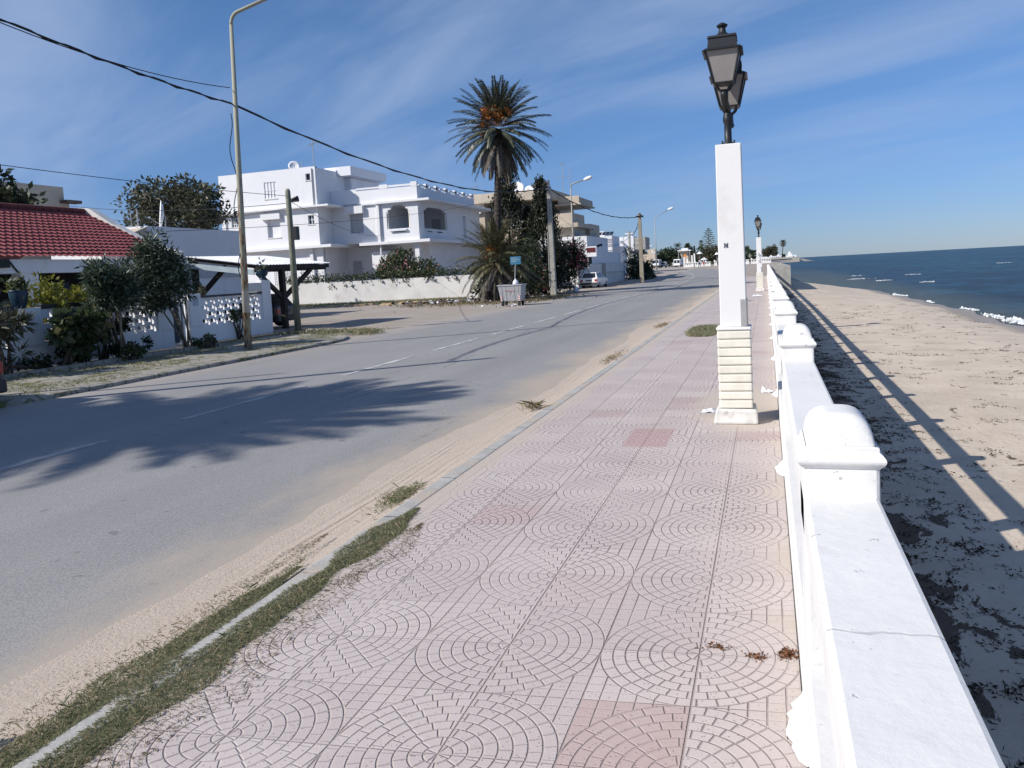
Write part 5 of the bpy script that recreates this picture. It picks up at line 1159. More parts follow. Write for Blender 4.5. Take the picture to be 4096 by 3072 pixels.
b = MB(); b.box(-23.5, -20.2, 110, 116, 0, 6.0); b.box(-24.5, -21.6, 112, 118, 6.0, 6.75); b.box(-20.2, -19.2, 111, 116, 0, 4.5); b.build('wall', M['house_white'], wb)
b = MB()
for z in (5.1, 5.3, 5.5): b.box(-21.2, -20.3, 109.93, 110.0, z, z + 0.09)
for z in (3.55, 3.75, 3.95): b.box(-21.2, -20.3, 109.93, 110.0, z, z + 0.09)
b.box(-21.2, -20.3, 109.95, 110, 4.5, 4.95); b.build('shutter', M['grey_shutter'], wb)
b = MB()
for i in range(4): b.hexa([(-22.2 + i * .55, 110.4, 6.15), (-21.75 + i * .55, 110.4, 6.15), (-21.75 + i * .55, 111.2, 6.55), (-22.2 + i * .55, 111.2, 6.55), (-22.2 + i * .55, 110.4, 6.2), (-21.75 + i * .55, 110.4, 6.2), (-21.75 + i * .55, 111.2, 6.6), (-22.2 + i * .55, 111.2, 6.6)])
b.build('solar_panel', M['glass_dark'], wb)
b = MB(); b.box(-23.7, -23.2, 111.95, 112, 6.2, 6.6); b.build('window', M['glass_dark'], wb)
sh_ = thing('stair_house', 'white house with an outside staircase and dark roof band', 'house', (-20.5, 125, 0))
b = MB(); b.box(-23, -19.7, 126, 132, 0, 6.3); b.box(-20.6, -19.9, 126.2, 127, 6.3, 6.6)
for i in range(8): b.box(-21.8 + i * 0.27, -21.53 + i * 0.27, 124.5, 126, 5.4 - i * 0.3, 5.7 - i * 0.3)
for i in range(5): b.box(-22.4 + i * 0.8, -22.3 + i * 0.8, 124.6, 124.8, 0, 3.6)
b.build('wall', M['house_white'], sh_)
b = MB(); b.box(-19.7, -19.66, 126.3, 131.8, 5.6, 5.85); b.build('roof_band', M['dark_inside'], sh_)
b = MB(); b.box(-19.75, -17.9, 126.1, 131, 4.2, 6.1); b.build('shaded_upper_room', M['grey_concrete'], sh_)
sg = thing('shop_sign', 'white box sign with a dark red panel over the pavement', 'sign', (-15.5, 72, 0))
b = MB(); b.box(-15.67, -14.7, 72.0, 72.5, 2.68, 3.62); b.box(-16.5, -15.67, 72.2, 72.4, 3.55, 3.66); b.build('box', M['white_shutter'], sg)
b = MB(); b.box(-15.58, -14.78, 71.97, 71.998, 3.08, 3.5); b.build('panel', M['sign_red'], sg)
b = MB(); b.box(-15.62, -15.5, 72.2, 72.3, 0, 2.68); b.build('post', M['grey_concrete'], sg)
broad_tree('willow_bush', 'light green feathery bush behind the boundary wall end', (-15.6, 98, 0), (-15.5, 98, 2.6), (1.3, 1.5, 1.5), 34, 55, 0.5, 0.32, 'leaf_mid', 0.12, 71, 'bush', aspect=0.2, low=-1)
bush('road_hedge', 'dark hedge around the foot of the brown grey pole', [((-14.9, 96, 1.0), (1.4, 2.0, 1.3), 1500), ((-13.8, 99, 1.2), (0.8, 1.6, 1.3), 1100), ((-13.0, 92, 0.3), (1.0, 3, 0.5), 500)], 0.3, 'leaf_dark', 72, 'hedge')

# ------------------------------------------------------------------ dumpster, sign, rubbish
D = thing('dumpster', 'galvanised steel dumpster on wheels in front of the short palm', 'dumpster', (-12.73, 39.9, -0.13))
x0, x1, y0, y1 = -13.38, -12.08, 39.5, 40.4
b = MB(); b.hexa([(x0 + .1, y0 + .12, 0.12), (x1 - .1, y0 + .12, 0.12), (x1 - .1, y1 - .12, 0.12), (x0 + .1, y1 - .12, 0.12), (x0, y0, 0.93), (x1, y0, 0.93), (x1, y1, 0.93), (x0, y1, 0.93)])
b.build('body', M['galv'], D, bevel=0.03)
b = MB()
for (a, c_, e, f_) in ((x0 - .03, x1 + .03, y0 - .03, y0 + .03), (x0 - .03, x1 + .03, y1 - .03, y1 + .03), (x0 - .03, x0 + .03, y0 + .03, y1 - .03), (x1 - .03, x1 + .03, y0 + .03, y1 - .03)): b.box(a, c_, e, f_, 0.93, 0.99)
for i in range(5): xx = x0 + 0.2 + i * 0.225; b.hexa([(xx - .02, y0 + .1, 0.15), (xx + .02, y0 + .1, 0.15), (xx + .02, y0 + .13, 0.15), (xx - .02, y0 + .13, 0.15), (xx - .02, y0 - .012, 0.92), (xx + .02, y0 - .012, 0.92), (xx + .02, y0 + .02, 0.92), (xx - .02, y0 + .02, 0.92)]) if i not in (2,) else None
b.build('rim', M['galv'], D)
for xx in (x0 + 0.2, x1 - 0.2):
    for yy in (y0 + 0.15, y1 - 0.15):
        b = MB(); b.tube([(xx - 0.05, yy, -0.02), (xx + 0.05, yy, -0.02)], 0.1, 12); b.box(xx - 0.06, xx + 0.06, yy - 0.03, yy + 0.03, 0.0, 0.14); b.build('wheel', M['rubber'], D)
for xx in (x0 + 0.12, x1 - 0.2):
    b = MB(); b.box(xx, xx + 0.08, y0 + 0.05, y0 + 0.09, 0.14, 0.42); q = b.build('reflector', M['sign_white'], D)
    b = MB()
    for i in range(3): b.prism([(xx, 0.16 + i * .09), (xx + .08, 0.2 + i * .09), (xx + .08, 0.245 + i * .09), (xx, 0.205 + i * .09)], y0 + 0.047, y0 + 0.0495, 'y')
    b.build('red_stripe', M['paint_red'], q)
b = MB(); r_ = random.Random(9)
for i in range(9): xx = -13.0 + i * 0.06; b.tube([(xx, y0 + 0.012, 0.66 + r_.uniform(-.02, .02)), (xx + 0.05, y0 + 0.01, 0.69 + r_.uniform(-.02, .02))], 0.008, 4)
b.tube([(-12.78, y0 + 0.03, 0.6), (-12.72, y0 + 0.035, 0.54), (-12.66, y0 + 0.03, 0.61)], 0.008, 4); b.tube([(-12.73, y0 + 0.04, 0.52), (-12.77, y0 + 0.06, 0.4)], 0.006, 4)
b.build('painted_mark', M['paint_red'], D)
def bag(label, x, y, z, r, h, mat, seed, name='rubbish_bag'):
    r2 = random.Random(seed); b = MB(); n = 14; prof = [(0.5, 0), (0.95, 0.12), (1.0, 0.35), (0.8, 0.62), (0.45, 0.82), (0.15, 0.92), (0.22, 1.0)]
    for (f, zz) in prof:
        for j in range(n): a = 2 * math.pi * j / n; k = r * f * r2.uniform(0.85, 1.12); b.v.append((x + k * math.cos(a), y + k * math.sin(a), z + h * zz * r2.uniform(0.97, 1.03)))
    for i in range(len(prof) - 1):
        for j in range(n): b.f.append((i * n + j, i * n + (j + 1) % n, (i + 1) * n + (j + 1) % n, (i + 1) * n + j))
    b.f.append(tuple(range(n))[::-1]); b.f.append(tuple((len(prof) - 1) * n + j for j in range(n)))
    return tag(b.build(name, M[mat], smooth=True), label, 'rubbish bag', 'bags of rubbish')
bag('white plastic bag of rubbish heaped on top of the dumpster', -12.52, 39.95, 0.92, 0.17, 0.36, 'bag_white', 1)
bag('black plastic bag of rubbish lying in the dumpster beside the white one', -12.85, 39.95, 0.88, 0.18, 0.2, 'bag_dark', 2)
bag('black plastic bag of rubbish at the right side in the dumpster', -12.28, 39.95, 0.9, 0.13, 0.16, 'bag_dark', 3)
bag('white rubbish bag standing on the road edge behind the parked hatchback', -13.75, 59.0, -0.14, 0.24, 0.48, 'bag_white', 4)
cb = thing('concrete_block', 'grey concrete block next to the white rubbish bag', 'block', (-13.9, 57.6, -0.14))
b = MB(); b.hexa([(-14.15, 57.4, -0.15), (-13.65, 57.45, -0.15), (-13.65, 57.8, -0.15), (-14.15, 57.75, -0.15), (-14.12, 57.42, 0.08), (-13.67, 57.46, 0.1), (-13.67, 57.78, 0.1), (-14.12, 57.73, 0.08)]); b.build('block', M['pole_concrete'], cb, bevel=0.02)
sn = thing('blue_sign', 'small blue board with white lettering on a leaning post behind the dumpster', 'sign', (-13.9, 44.2, -0.13))
b = MB(); b.box(-14.05, -13.42, 44.0, 44.03, 2.07, 2.52); b.build('board', M['sign_blue'], sn)
b = MB()
for (z, w) in ((2.42, .42), (2.32, .5), (2.22, .3)):
    for i in range(int(w / 0.07)): b.tube([(-13.97 + i * .07, 43.995, z), (-13.94 + i * .07, 43.995, z + r_.uniform(-.02, .03)), (-13.92 + i * .07, 43.995, z + 0.01)], 0.009, 4)
b.build('lettering', M['sign_white'], sn)
b = MB(); b.tube([(-13.95, 44.06, -0.2), (-13.76, 44.05, 2.1)], 0.03, 6); b.build('post', M['galv'], sn)

# ------------------------------------------------------------------ vehicles
def loft_car(name, label, loc, rotz, paint, secs, cat='car', group=None, glass='glass_dark', wheel_r=0.29, wb=(0.75, -1.55), tw=0.72, lights=True, rear=None):
    """local frame: +y is the front, origin on the ground under the rear bumper's middle, car runs from y=0 to y=L. secs: (y, half width low, half width belt, belt z, half width roof, roof z)"""
    t = thing(name, label, cat, loc, group, rotz); ORG[t.name] = (0, 0, 0)
    b = MB(); n = len(secs)
    for (y, wl, wbt, zb, wr, zr) in secs:
        b.v += [(-wl, y, 0.22), (-wbt, y, 0.5), (-wbt, y, zb), (wbt, y, zb), (wbt, y, 0.5), (wl, y, 0.22)]
    for i in range(n - 1):
        for j in range(6): b.f.append((i * 6 + j, (i + 1) * 6 + j, (i + 1) * 6 + (j + 1) % 6, i * 6 + (j + 1) % 6))
    b.f.append((0, 1, 2, 3, 4, 5)); b.f.append(tuple((n - 1) * 6 + j for j in range(6))[::-1])
    b.build('body', M[paint], t, bevel=0.03)
    cs = [s for s in secs if s[5] > s[3]]
    b = MB(); m_ = len(cs)
    for (y, wl, wbt, zb, wr, zr) in cs: b.v += [(-wbt + 0.03, y, zb), (-wr, y, zr), (wr, y, zr), (wbt - 0.03, y, zb)]
    return t, b, cs
def hatchback(label, loc, rotz, paint='car_white'):
    L = 3.98
    secs = [(0.0, 0.70, 0.78, 0.82, 0, 0), (0.12, 0.74, 0.82, 0.86, 0, 0), (1.0, 0.78, 0.83, 0.88, 0, 0), (2.7, 0.78, 0.83, 0.86, 0, 0), (3.2, 0.77, 0.82, 0.82, 0, 0), (3.85, 0.72, 0.78, 0.72, 0, 0), (3.98, 0.68, 0.74, 0.62, 0, 0)]
    t, _, _ = loft_car('hatchback', label, loc, rotz, paint, secs)
    cab = [(0.05, 0.75, 0.83), (0.42, 0.58, 1.36), (1.9, 0.57, 1.38), (2.75, 0.74, 0.86)]
    b = MB()
    for (y, w, z) in cab: b.v += [(-w, y, z), (w, y, z)]
    b.v += [(-0.8, 0.1, 0.84), (0.8, 0.1, 0.84), (-0.8, 2.75, 0.85), (0.8, 2.75, 0.85)]
    b.f = [(0, 1, 3, 2), (2, 3, 5, 4), (4, 5, 7, 6), (8, 2, 4, 10), (9, 11, 5, 3), (0, 2, 8), (1, 9, 3), (6, 10, 4), (7, 5, 11)]
    b.build('cabin', M[paint], t)
    def pane(P, nm='window'):
        c = MB(); c.quad(*P); o = c.build(nm, M['glass_dark'], t); s = o.modifiers.new('solid', 'SOLIDIFY'); s.thickness = 0.012; s.offset = 1; return o
    pane([(-0.62, 0.095, 0.90), (0.62, 0.095, 0.90), (0.53, 0.375, 1.31), (-0.53, 0.375, 1.31)], 'rear_window')
    for s in (-1, 1):
        pane([(s * 0.795, 0.55, 0.90), (s * 0.795, 1.45, 0.90), (s * 0.60, 1.45, 1.33), (s * 0.60, 0.62, 1.33)][::s])
        pane([(s * 0.795, 1.52, 0.90), (s * 0.775, 2.5, 0.90), (s * 0.605, 1.88, 1.33), (s * 0.60, 1.52, 1.33)][::s])
    pane([(0.64, 2.72, 0.89), (-0.64, 2.72, 0.89), (-0.53, 1.95, 1.35), (0.53, 1.95, 1.35)], 'windscreen')
    for s in (-1, 1):
        b = MB(); b.box(min(s * 0.56, s * 0.79), max(s * 0.56, s * 0.79), -0.015, 0.02, 0.56, 0.76); b.build('tail_light', M['tail_red'], t, bevel=0.01)
        b = MB(); b.box(min(s * 0.84, s * 0.97), max(s * 0.84, s * 0.97), 2.35, 2.45, 0.9, 1.0); b.build('mirror', M['bumper'], t, bevel=0.02)
    b = MB(); b.box(-0.8, 0.8, -0.06, 0.08, 0.26, 0.47); b.build('bumper', M['bumper'], t, bevel=0.03)
    b = MB(); b.box(-0.27, 0.27, -0.012, 0.0, 0.6, 0.72); b.build('number_plate', M['plate'], t)
    for s in (-1, 1):
        for y in (0.72, 3.15):
            b = MB(); b.tube([(s * 0.62, y, 0.28), (s * 0.82, y, 0.28)], 0.285, 18); w = b.build('wheel', M['rubber'], t)
            b = MB(); b.tube([(s * 0.81, y, 0.28), (s * 0.828, y, 0.28)], 0.17, 14); b.build('rim', M['galv'], w)
    return t
hatchback('old white hatchback parked with its rear towards us by the boundary wall', (-15.3, 70.9, -0.13), R(-4))
hatchback('dark car under the carport mostly hidden by the fence pillar', (-18.75, 28.3, -0.1), R(95), 'car_dark')
hatchback('dark car with a red tail light cut off by the left edge', (-11.58, 8.72, -0.13), R(90), 'car_dark')
def van(label, x, y, z, w, L, h, ang, paint='car_white', dark_rear=False, front_h=None):
    t = thing('van', label, 'van', (x, y, z), 'vans and cars at the road bend', ang); ORG[t.name] = (0, 0, 0)
    b = MB(); pr = [(0, 0.3), (L, 0.3), (L, h * 0.93), (L - 0.25, h), (0.75, h), (0.28, h * 0.58), (0, h * 0.5)]
    b.prism(pr, -w / 2, w / 2, 'x'); b.build('body', M[paint], t, bevel=0.08)
    c = MB(); c.quad((-w * .42, 0.255, h * .585), (w * .42, 0.255, h * .585), (w * .4, 0.66, h * .93), (-w * .4, 0.66, h * .93)); o = c.build('windscreen', M['glass_dark'], t); s = o.modifiers.new('solid', 'SOLIDIFY'); s.thickness = 0.03; s.offset = 1
    for sx in (-1, 1):
        c = MB(); c.box(min(sx * w * .3, sx * w * .45), max(sx * w * .3, sx * w * .45), -0.03, 0.02, h * .3, h * .4); c.build('headlight', M['lamp_head'], t)
        c = MB(); c.box(sx * (w / 2 + 0.005) - 0.006, sx * (w / 2 + 0.005) + 0.006, 0.9, L * 0.62, h * .58, h * .88); c.build('side_window', M['glass_dark'], t)
        for yy in (0.8, L - 0.8):
            c = MB(); c.tube([(sx * (w / 2 - 0.15), yy, 0.33), (sx * (w / 2 + 0.02), yy, 0.33)], 0.33, 14); c.build('wheel', M['rubber'], t)
    if dark_rear:
        c = MB(); c.box(-w * .42, -w * .04, L - 0.01, L + 0.02, h * .5, h * .88); c.box(w * .04, w * .42, L - 0.01, L + 0.02, h * .5, h * .88); c.build('rear_window', M['glass_dark'], t)
    c = MB(); c.box(-w * .46, w * .46, -0.06, 0.05, 0.3, 0.55); c.build('bumper', M['bumper'], t)
    return t
zf = gz(165)
van('white camper van facing us at the far road bend', -21.6, 165, zf, 1.5, 4.6, 1.75, 0)
van('white car behind the camper van at the far bend', -20.5, 168, zf, 1.15, 3.6, 1.2, 0)
van('white van with dark rear windows parked by the far white fence', -16.75, 169.5, zf, 1.35, 3.9, 1.6, R(172), dark_rear=True)
tr = thing('box_trailer', 'small grey box trailer parked behind the white van', 'trailer', (-17.95, 167, zf), 'vans and cars at the road bend')
b = MB(); b.box(-18.35, -17.6, 166.5, 168, zf + 0.2, zf + 0.95); b.build('box', M['galv'], tr, bevel=0.03)
b = MB(); b.tube([(-18.4, 167.2, zf + 0.2), (-18.25, 167.2, zf + 0.2)], 0.2, 12); b.tube([(-17.7, 167.2, zf + 0.2), (-17.55, 167.2, zf + 0.2)], 0.2, 12); b.build('wheel', M['rubber'], tr)
b = MB(); b.tube([(-18.3, 166.5, zf + .3), (-18.5, 165.9, zf + .35), (-18.5, 165.9, zf + .1)], 0.04, 5); b.build('drawbar', M['black_iron'], tr)

# ------------------------------------------------------------------ far white fence, kiosk, terrace, people
zf = gz(152)
ff = thing('white_fence', 'long low white fence with square holes along the far bend', 'fence', (-9, 152, zf))
for (xa, xb) in ((-14.6, -12.8), (-12.6, -9.75), (-9.1, -8.0), (-6.8, -2.9), (-2.6, 0.9)):
    hol = []; x = xa + 0.2
    while x < xb - 0.35: hol.append((x, x + 0.2, zf + 0.42, zf + 0.62)); x += 0.42
    b = MB(); b.wall('y', 152, 0.2, xa, xb, zf, zf + 0.75, hol); b.box(xa - 0.05, xb + 0.05, 151.9, 152.3, zf + 0.75, zf + 0.85)
    x = xa + 0.1
    while x < xb: b.box(x - 0.14, x + 0.14, 151.92, 152.25, zf + 0.85, zf + 0.98); b.prism([(x - .14, zf + .98), (x + .14, zf + .98), (x, zf + 1.14)], 151.92, 152.25, 'y'); x += 0.95
    b.build('panel', M['rail_white'], ff)
for (x, h) in ((-14.55, 1.95), (-13.1, 2.2), (-12.65, 2.5), (-13.95, 1.6)):
    b = MB(); b.box(x - 0.13, x + 0.13, 152.3, 152.6, zf, zf + h); b.build('tall_pillar', M['rail_white'], ff)
kz = gz(200)
ks = thing('kiosk', 'open pavilion with a flat white roof on thin posts at the far bend', 'pavilion', (-19, 202, kz))
b = MB(); b.box(-20.6, -17.4, 200, 204, kz + 3.7, kz + 3.95); b.box(-19.75, -18.2, 201, 203.5, kz + 3.95, kz + 4.4); b.build('roof', M['white_shutter'], ks)
b = MB(); b.hexa([(-19.2, 201, kz), (-18.0, 201, kz), (-18.0, 203.5, kz), (-19.2, 203.5, kz), (-20.2, 201, kz + 3.7), (-18.3, 201, kz + 3.7), (-18.3, 203.5, kz + 3.7), (-20.2, 203.5, kz + 3.7)]); b.build('core', M['beige'], ks)
b = MB()
for x in (-20.4, -17.7): b.box(x - 0.08, x + 0.08, 200.1, 200.25, kz, kz + 3.7)
b.build('post', M['pole_concrete'], ks)
st = thing('orange_sign', 'small square orange sign on a post by the far pavilion', 'sign', (-18.7, 198, kz))
b = MB(); b.box(-18.95, -18.35, 198, 198.06, kz + 2.1, kz + 2.85); b.build('board', M['orange'], st); b = MB(); b.box(-18.68, -18.62, 198.06, 198.12, kz, kz + 2.3); b.build('post', M['galv'], st)
st = thing('pink_sign', 'small pinkish sign below the orange one', 'sign', (-18.1, 198, kz))
b = MB(); b.box(-18.3, -17.85, 198, 198.06, kz + 1.3, kz + 1.9); b.build('board', plain('faded_pink_board', (0.55, 0.3, 0.25), 0.7), st); b = MB(); b.box(-18.1, -18.04, 198.06, 198.12, kz, kz + 1.4); b.build('post', M['galv'], st)
def parasol(label, x, y, z, h, r):
    t = thing('parasol', label, 'parasol', (x, y, z), 'white parasols behind the far fence'); b = MB(); b.lathe((x, y, z + h), [(r, 0), (r * .97, 0.08), (r * .5, 0.32), (0.04, 0.5)], 8); b.build('canopy', M['cloth_white'], t); b = MB(); b.tube([(x, y, z), (x, y, z + h + .2)], 0.04, 6); b.build('pole', M['galv'], t)
zt = gz(170)
parasol('left white parasol behind the walking people', -13.0, 170, zt, 2.45, 0.65); parasol('right white parasol near the pillar edge', -9.55, 170, zt, 2.1, 0.5); parasol('low white parasol between the other two', -12.0, 168, zt, 1.15, 0.75)
def person(label, x, y, z, h, ang, stride, shirt, legs, shorts):
    t = thing('person', label, 'person', (x, y, z), None, ang); ORG[t.name] = (0, 0, 0); s = h / 1.75
    J = {'pel': (0, 0, .95), 'bel': (0, .01, 1.1), 'che': (0, .0, 1.32), 'nk': (0, .01, 1.5), 'hd': (0, .02, 1.63), 'ht': (0, .02, 1.74)}
    E = [('pel', 'bel'), ('bel', 'che'), ('che', 'nk'), ('nk', 'hd'), ('hd', 'ht')]; Rd = {'pel': .13, 'bel': .12, 'che': .14, 'nk': .055, 'hd': .095, 'ht': .06}
    for sx, k in ((-1, 'l'), (1, 'r')):
        q = stride * sx
        J.update({k + 'sh': (sx * .18, 0, 1.43), k + 'el': (sx * .23, -q * .5, 1.16), k + 'wr': (sx * .23, -q * .8 + .06, .92), k + 'hn': (sx * .22, -q * .9 + .08, .82), k + 'hi': (sx * .09, 0, .9), k + 'kn': (sx * .1, q * .55 + .03, .5), k + 'an': (sx * .1, q, .08), k + 'to': (sx * .11, q + .17, .04)})
        E += [('che', k + 'sh'), (k + 'sh', k + 'el'), (k + 'el', k + 'wr'), (k + 'wr', k + 'hn'), ('pel', k + 'hi'), (k + 'hi', k + 'kn'), (k + 'kn', k + 'an'), (k + 'an', k + 'to')]
        Rd.update({k + 'sh': .065, k + 'el': .045, k + 'wr': .032, k + 'hn': .035, k + 'hi': .1, k + 'kn': .06, k + 'an': .042, k + 'to': .035})
    def skin_obj(nm, keys, mat, grow):
        idx = {k: i for i, k in enumerate(keys)}; me = bpy.data.meshes.new(nm)
        me.from_pydata([tuple(c * s for c in J[k]) for k in keys], [(idx[a], idx[c]) for a, c in E if a in idx and c in idx], [])
        o = bpy.data.objects.new(nm, me); COL.objects.link(o); o.parent = t; me.materials.append(mat)
        md = o.modifiers.new('skin', 'SKIN'); 
        for i, k in enumerate(keys): me.skin_vertices[0].data[i].radius = ((Rd[k] + grow) * s, (Rd[k] + grow) * s * .9); me.skin_vertices[0].data[i].use_root = (i == 0)
        o.modifiers.new('subdivision', 'SUBSURF').render_levels = 2
        return o
    skin_obj('body', list(J), M['skin'], 0)
    skin_obj('shirt', ['che', 'bel', 'pel', 'lsh', 'lel', 'rsh', 'rel'], M[shirt], .022)
    skin_obj('trousers', ['pel', 'lhi', 'lkn', 'rhi', 'rkn'] if shorts else ['pel', 'lhi', 'lkn', 'lan', 'rhi', 'rkn', 'ran'], M[legs], .026)
    b = MB(); b.lathe((0, .0, 1.63 * s), [(.105 * s, 0), (.11 * s, .05 * s), (.085 * s, .12 * s), (.02, .15 * s)], 10); b.build('hair', M['hair'], t, smooth=True)
zq = gz(149)
person('person in a pale shirt and blue trousers walking by the far fence', -11.45, 148.5, zq, 1.45, R(90), .22, 'cloth_white', 'cloth_blue', False)
person('person in white with red shorts walking behind the other one', -10.75, 149.5, zq, 1.5, R(90), .2, 'cloth_white', 'cloth_red', True)
person('person in dark clothes by the last fence panel at right', -8.35, 150.5, zq, 1.45, R(100), .12, 'cloth_dark', 'cloth_dark', False)

# ------------------------------------------------------------------ distant trees and houses
z2 = gz(230) - .1
far = 'distant trees behind the bend'
broad_tree('distant_tree', 'dark round tree mass between the vans and the pavilion', (-26, 228, z2), (-25.6, 228, 3.6), (3.6, 3.5, 2.6), 60, 40, 0.9, 0.5, 'leaf_dark', 0.2, 81, group=far)
broad_tree('distant_tree', 'dark tree left of the pavilion above the white car', (-30, 234, z2), (-29.0, 234, 3.2), (2.6, 3, 2.6), 50, 40, 0.8, 0.5, 'leaf_dark', 0.2, 82, group=far)
broad_tree('distant_tree', 'low dark trees filling the gap under the pavilion roof', (-22, 226, z2), (-22, 226, 2.6), (3.2, 3, 2.0), 50, 40, 0.8, 0.5, 'leaf_dark', 0.2, 83, group=far)
broad_tree('distant_tree', 'wide olive tree below the tall araucaria', (-15.2, 226, z2), (-15.2, 226, 3.6), (3.4, 3, 2.4), 70, 45, 0.85, 0.5, 'leaf_olive', 0.25, 84, group=far)
broad_tree('distant_tree', 'dark tree right of the araucaria behind the near lamp pillar', (-10.5, 232, z2), (-10.5, 232, 3.9), (3.2, 3, 2.6), 60, 45, 0.9, 0.5, 'leaf_mid', 0.25, 85, group=far)
for i, (x, h) in enumerate(((-19.9, 6.0), (-19.2, 6.4))):
    rng = np.random.default_rng(90 + i); t = thing('distant_cypress', ('left' if i == 0 else 'right') + ' one of two small pointed cypresses behind the pavilion', 'cypress', (x, 232, z2), 'small cypresses behind the pavilion')
    zz = rng.uniform(0.05, 1, 900); rr = (1 - zz) * 0.75; a = rng.uniform(0, 6.28, 900); V, F = leaf_arrays(rng, np.stack([x + rr * np.cos(a), 232 + rr * np.sin(a), z2 + zz * (h - z2)], 1), 0.35, 0.4, 1.0); big_mesh('crown', V, F, M['leaf_dark'], t)
    b = MB(); b.tube([(x, 232, z2), (x, 232, h - 1)], [0.12, 0.04], 6); b.build('trunk', M['bark'], t)
palm('distant_palm', 'small feathery palm above the pavilion roof', (-23.7, 231, z2), (-23.7, 231, 6.0), 0.2, 0.2, 26, 6, 1.5, 91, ('leaf_palm', 'leaf_palm_dry'), group='distant palms', nl=14, w0=0.07, wl=0.4)
palm('distant_palm', 'thin fan topped palm just left of the araucaria', (-17.95, 240, z2), (-17.9, 240, 7.1), 0.12, 0.12, 22, 10, 0.75, 92, ('leaf_mid', 'leaf_palm_dry'), group='distant palms', nl=12, w0=0.07, wl=0.35)
palm('distant_palm', 'dark palm top over the bushes left of the pale tower house', (-33, 228, z2), (-33, 228, 5.6), 0.2, 0.2, 22, 6, 1.6, 93, ('leaf_dark', 'leaf_palm_dry'), group='distant palms', nl=14, w0=0.08, wl=0.5)
def araucaria(label, x, y, z0, h, r, seed, group='araucaria trees at the bend'):
    rng = np.random.default_rng(seed); t = thing('araucaria', label, 'conifer', (x, y, z0), group); P = []; D = []
    b = MB(); b.tube([(x, y, z0), (x, y, z0 + h)], [0.3, 0.05], 8)
    tiers = 12
    for i in range(tiers):
        f = i / (tiers - 1); z = z0 + h * (0.36 + 0.64 * f); rr = r * (1 - f) ** 0.62 * (0.92 + 0.1 * math.sin(i * 2.1)) + 0.35
        for k in range(7):
            a = k * 0.8976 + i * 0.45 + rng.uniform(-.15, .15); L = rr * rng.uniform(0.75, 1.1); m_ = 30
            s = rng.uniform(0.15, 1, m_); px_ = x + np.cos(a) * s * L; py_ = y + np.sin(a) * s * L; pz_ = z + 0.42 * s ** 2 * L * 0.35 + rng.normal(0, 0.06, m_)
            sd_ = rng.normal(0, 0.14, m_) * (0.4 + s); P.append(np.stack([px_ - np.sin(a) * sd_, py_ + np.cos(a) * sd_, pz_], 1)); D.append(np.tile([np.cos(a), np.sin(a), .5], (m_, 1)))
            b.tube([(x, y, z), (x + math.cos(a) * L, y + math.sin(a) * L, z + 0.15 * L)], [0.06, 0.02], 4)
    P = np.concatenate(P); D = np.concatenate(D); V, F = leaf_arrays(rng, P, 0.36, 0.3, 0.4, D * .6); big_mesh('crown', V, F, M['leaf_mid'], t); b.build('trunk', M['bark'], t)
araucaria('large tiered araucaria rising over the far bend', -20.9, 320, 0.8, 13.6, 4.3, 95)
araucaria('small tiered araucaria above the pavilion', -21.0, 232, 0.8, 6.2, 1.3, 96)
tw_ = thing('tower_house', 'pale cream house with a tower behind the white vans', 'house', (-30.5, 222, z2))
b = MB(); b.box(-31.0, -29.0, 222, 226, z2, 6.1); b.box(-32.6, -31.0, 222.5, 226, z2, 4.7); b.build('wall', M['beige'], tw_)
b = MB(); b.box(-29.9, -29.55, 221.95, 222, 5.0, 5.7); b.box(-29.3, -29.0, 221.95, 222, 4.8, 5.3); b.build('window', M['white_shutter'], tw_)
for (x, w, h, y, lab) in ((-13.3, 1.6, 3.2, 236, 'tiny white house glimpsed among trees behind the parasols'), (-9.2, 1.2, 3.0, 236, 'tiny white wall glimpsed right of the parasols')):
    t = thing('distant_house', lab, 'house', (x, y, z2), 'distant white houses'); b = MB(); b.box(x - w / 2, x + w / 2, y, y + 3, z2, h); b.build('wall', M['house_white'], t); b = MB(); b.box(x - .2, x + .2, y - .05, y, z2 + 1, h - .6); b.build('window', M['glass_dark'], t)
wood_rng = np.random.default_rng(97)
P = np.concatenate([np.stack([wood_rng.uniform(-330, -26, 6000), wood_rng.uniform(236, 300, 6000), z2 + wood_rng.uniform(0, 1, 6000) ** 0.7 * (3.6 + 1.2 * np.sin(np.linspace(0, 60, 6000)))], 1), np.stack([wood_rng.uniform(-26, -4, 3000), wood_rng.uniform(250, 330, 3000), z2 + wood_rng.uniform(0, 1, 3000) * 3.4], 1)])
V, F = leaf_arrays(wood_rng, P, 1.3, 0.7); tag(big_mesh('far_wood', V, F, M['leaf_dark']), 'dark belt of far trees and hedges closing the view inland', 'trees', kind='stuff')
